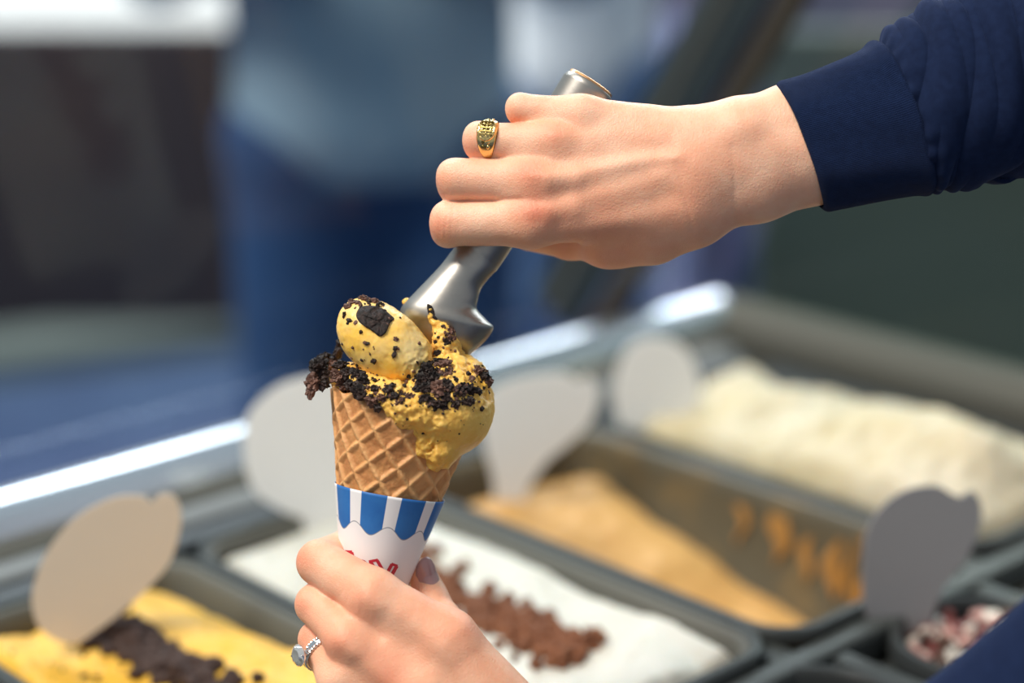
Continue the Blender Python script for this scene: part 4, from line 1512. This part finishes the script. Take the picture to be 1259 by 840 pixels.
def passer(x, y, yaw, shirt, jeans, label, w=1.0, lab_s='', lab_j='', skin=True):
    t = thing('person', label, 'person', (x, y, 0))
    ca, sa = math.cos(yaw), math.sin(yaw)

    def place(V):
        V = V.copy(); V[:, 0] *= w
        return np.stack([ca * V[:, 0] - sa * V[:, 1] + x, sa * V[:, 0] + ca * V[:, 1] + y, V[:, 2]], 1)

    def body(P):
        d = mcap(P, (0, 0, 1.02), (0, 0, 1.38), .135, .15, .75)
        d = smin(d, mcap(P, (-.14, 0, 1.42), (.14, 0, 1.42), .055, .055), .05)
        d = smin(d, mcap(P, (0, 0, 1.42), (0, -.01, 1.58), .052, .05), .04)
        d = smin(d, mcap(P, (0, -.02, 1.62), (0, 0, 1.69), .072, .085), .03)
        d = smin(d, mcap(P, (0, -.10, 1.60), (0, -.095, 1.63), .012, .008), .02)
        for s in (-1, 1):
            d = smin(d, mcap(P, (s * .18, 0, 1.41), (s * .25, .02, 1.13), .05, .04), .03)
            d = smin(d, mcap(P, (s * .25, .02, 1.15), (s * .10, -.17, 1.16), .038, .027), .02)
            d = smin(d, mcap(P, (s * .10, -.17, 1.16), (s * .02, -.19, 1.18), .032, .022), .02)
            d = smin(d, mcap(P, (s * .09, 0, .92), (s * .10, -.01, .50), .085, .06), .03)
            d = smin(d, mcap(P, (s * .10, -.01, .50), (s * .11, .03, .08), .052, .035), .02)
            d = smin(d, mcap(P, (s * .11, .03, .05), (s * .12, -.13, .035), .042, .03), .02)
        return d

    def sh(P):
        d = mcap(P, (0, 0, .93), (0, 0, 1.38), .175, .17, .78)
        d = np.maximum(d, .83 - P[2])
        d = smin(d, mcap(P, (-.15, 0, 1.42), (.15, 0, 1.42), .068, .068), .05)
        for s in (-1, 1):
            d = smin(d, mcap(P, (s * .18, 0, 1.41), (s * .25, .02, 1.13), .066, .058), .03)
            d = smin(d, mcap(P, (s * .25, .02, 1.15), (s * .12, -.16, 1.16), .055, .043), .02)
        d = np.maximum(d, P[2] - 1.47)
        return d - .006 * fbm(P[0] * 10 + 30, P[1] * 10 + 30, P[2] * 10 + 30, 1.0, 2)

    def jn(P):
        d = mcap(P, (-.05, 0, .90), (.05, 0, .90), .125, .125, .85)
        for s in (-1, 1):
            d = smin(d, mcap(P, (s * .085, 0, .88), (s * .10, -.01, .50), .10, .078), .04)
            d = smin(d, mcap(P, (s * .10, -.01, .50), (s * .11, .03, .07), .07, .06), .02)
        d = np.maximum(d, .06 - P[2])
        return d - .006 * fbm(P[0] * 12 + 30, P[1] * 12 + 30, P[2] * 8 + 30, 1.0, 2)

    for nm, fn, mt, z0, z1, lb in (('body', body, M_('passer_skin', (.55, .33, .24), .6), -.02, 1.82, ''), ('shirt', sh, shirt, .8, 1.52, lab_s), ('trousers', jn, jeans, .02, 1.06, lab_j)):
        V, F = wpoly(fn, (-.36, -.24, z0), (.36, .24, z1), .016)
        o = obj(nm, place(V), F, mt, t)
        if lb:
            o['label'] = lb
    # hair
    V, F = wpoly(lambda P: np.maximum(mcap(P, (0, 0, 1.64), (0, .015, 1.70), .088, .098), .11 - (P[1] + .02) * 1.0 - (P[2] - 1.58) * .95), (-.15, -.15, 1.5), (.15, .2, 1.84), .012)
    obj('hair', place(V), F, M_('dark_hair', (.03, .02, .015), .6), t)
    return t


p = ray_n(447, 200, EY, 2.55)
passer(p[0], 2.75, .15, M_('grey_blue_knit', (0.18, 0.29, 0.40), .9, noise=(6, (0.25, 0.35, 0.44), .35, .7)), M_('denim', (.007, .04, .125), .9, noise=(8, (.012, .055, .16), .3, .7)),
       'blurred person in a grey-blue top and dark jeans beyond the glass', 1.17, 'grey-blue long top', 'dark blue jeans')
passer(plane_x(705, 3.3), 3.35, -.1, M_('white_cotton', (.93, .94, .97), .9), M_('pale_denim', (.13, .23, .44), .9),
       'blurred person in a white top behind the scoop handle', .8, 'bright white top', 'pale blue trousers')
passer(plane_x(888, 3.6), 3.7, .1, M_('mauve_cotton', (.12, .11, .17), .9), M_('lavender_denim', (.26, .29, .50), .9),
       'blurred person in lavender trousers seen below the wrist', .55, 'dark mauve top', 'lavender trousers')
# dark grey-green partition beyond the right-hand end glass
pp = wbox('partition_panel', plane_x(935, 2.9), plane_x(1900, 2.9), 2.9, 2.95, 0, 1.02, M_('grey_green_panel', (0.075, 0.10, 0.095), .6, noise=(1.1, (.075, .085, .065), .35, .65)), None, .01)
tag(pp, 'dark grey-green panel standing behind the glass at the right', 'panel')
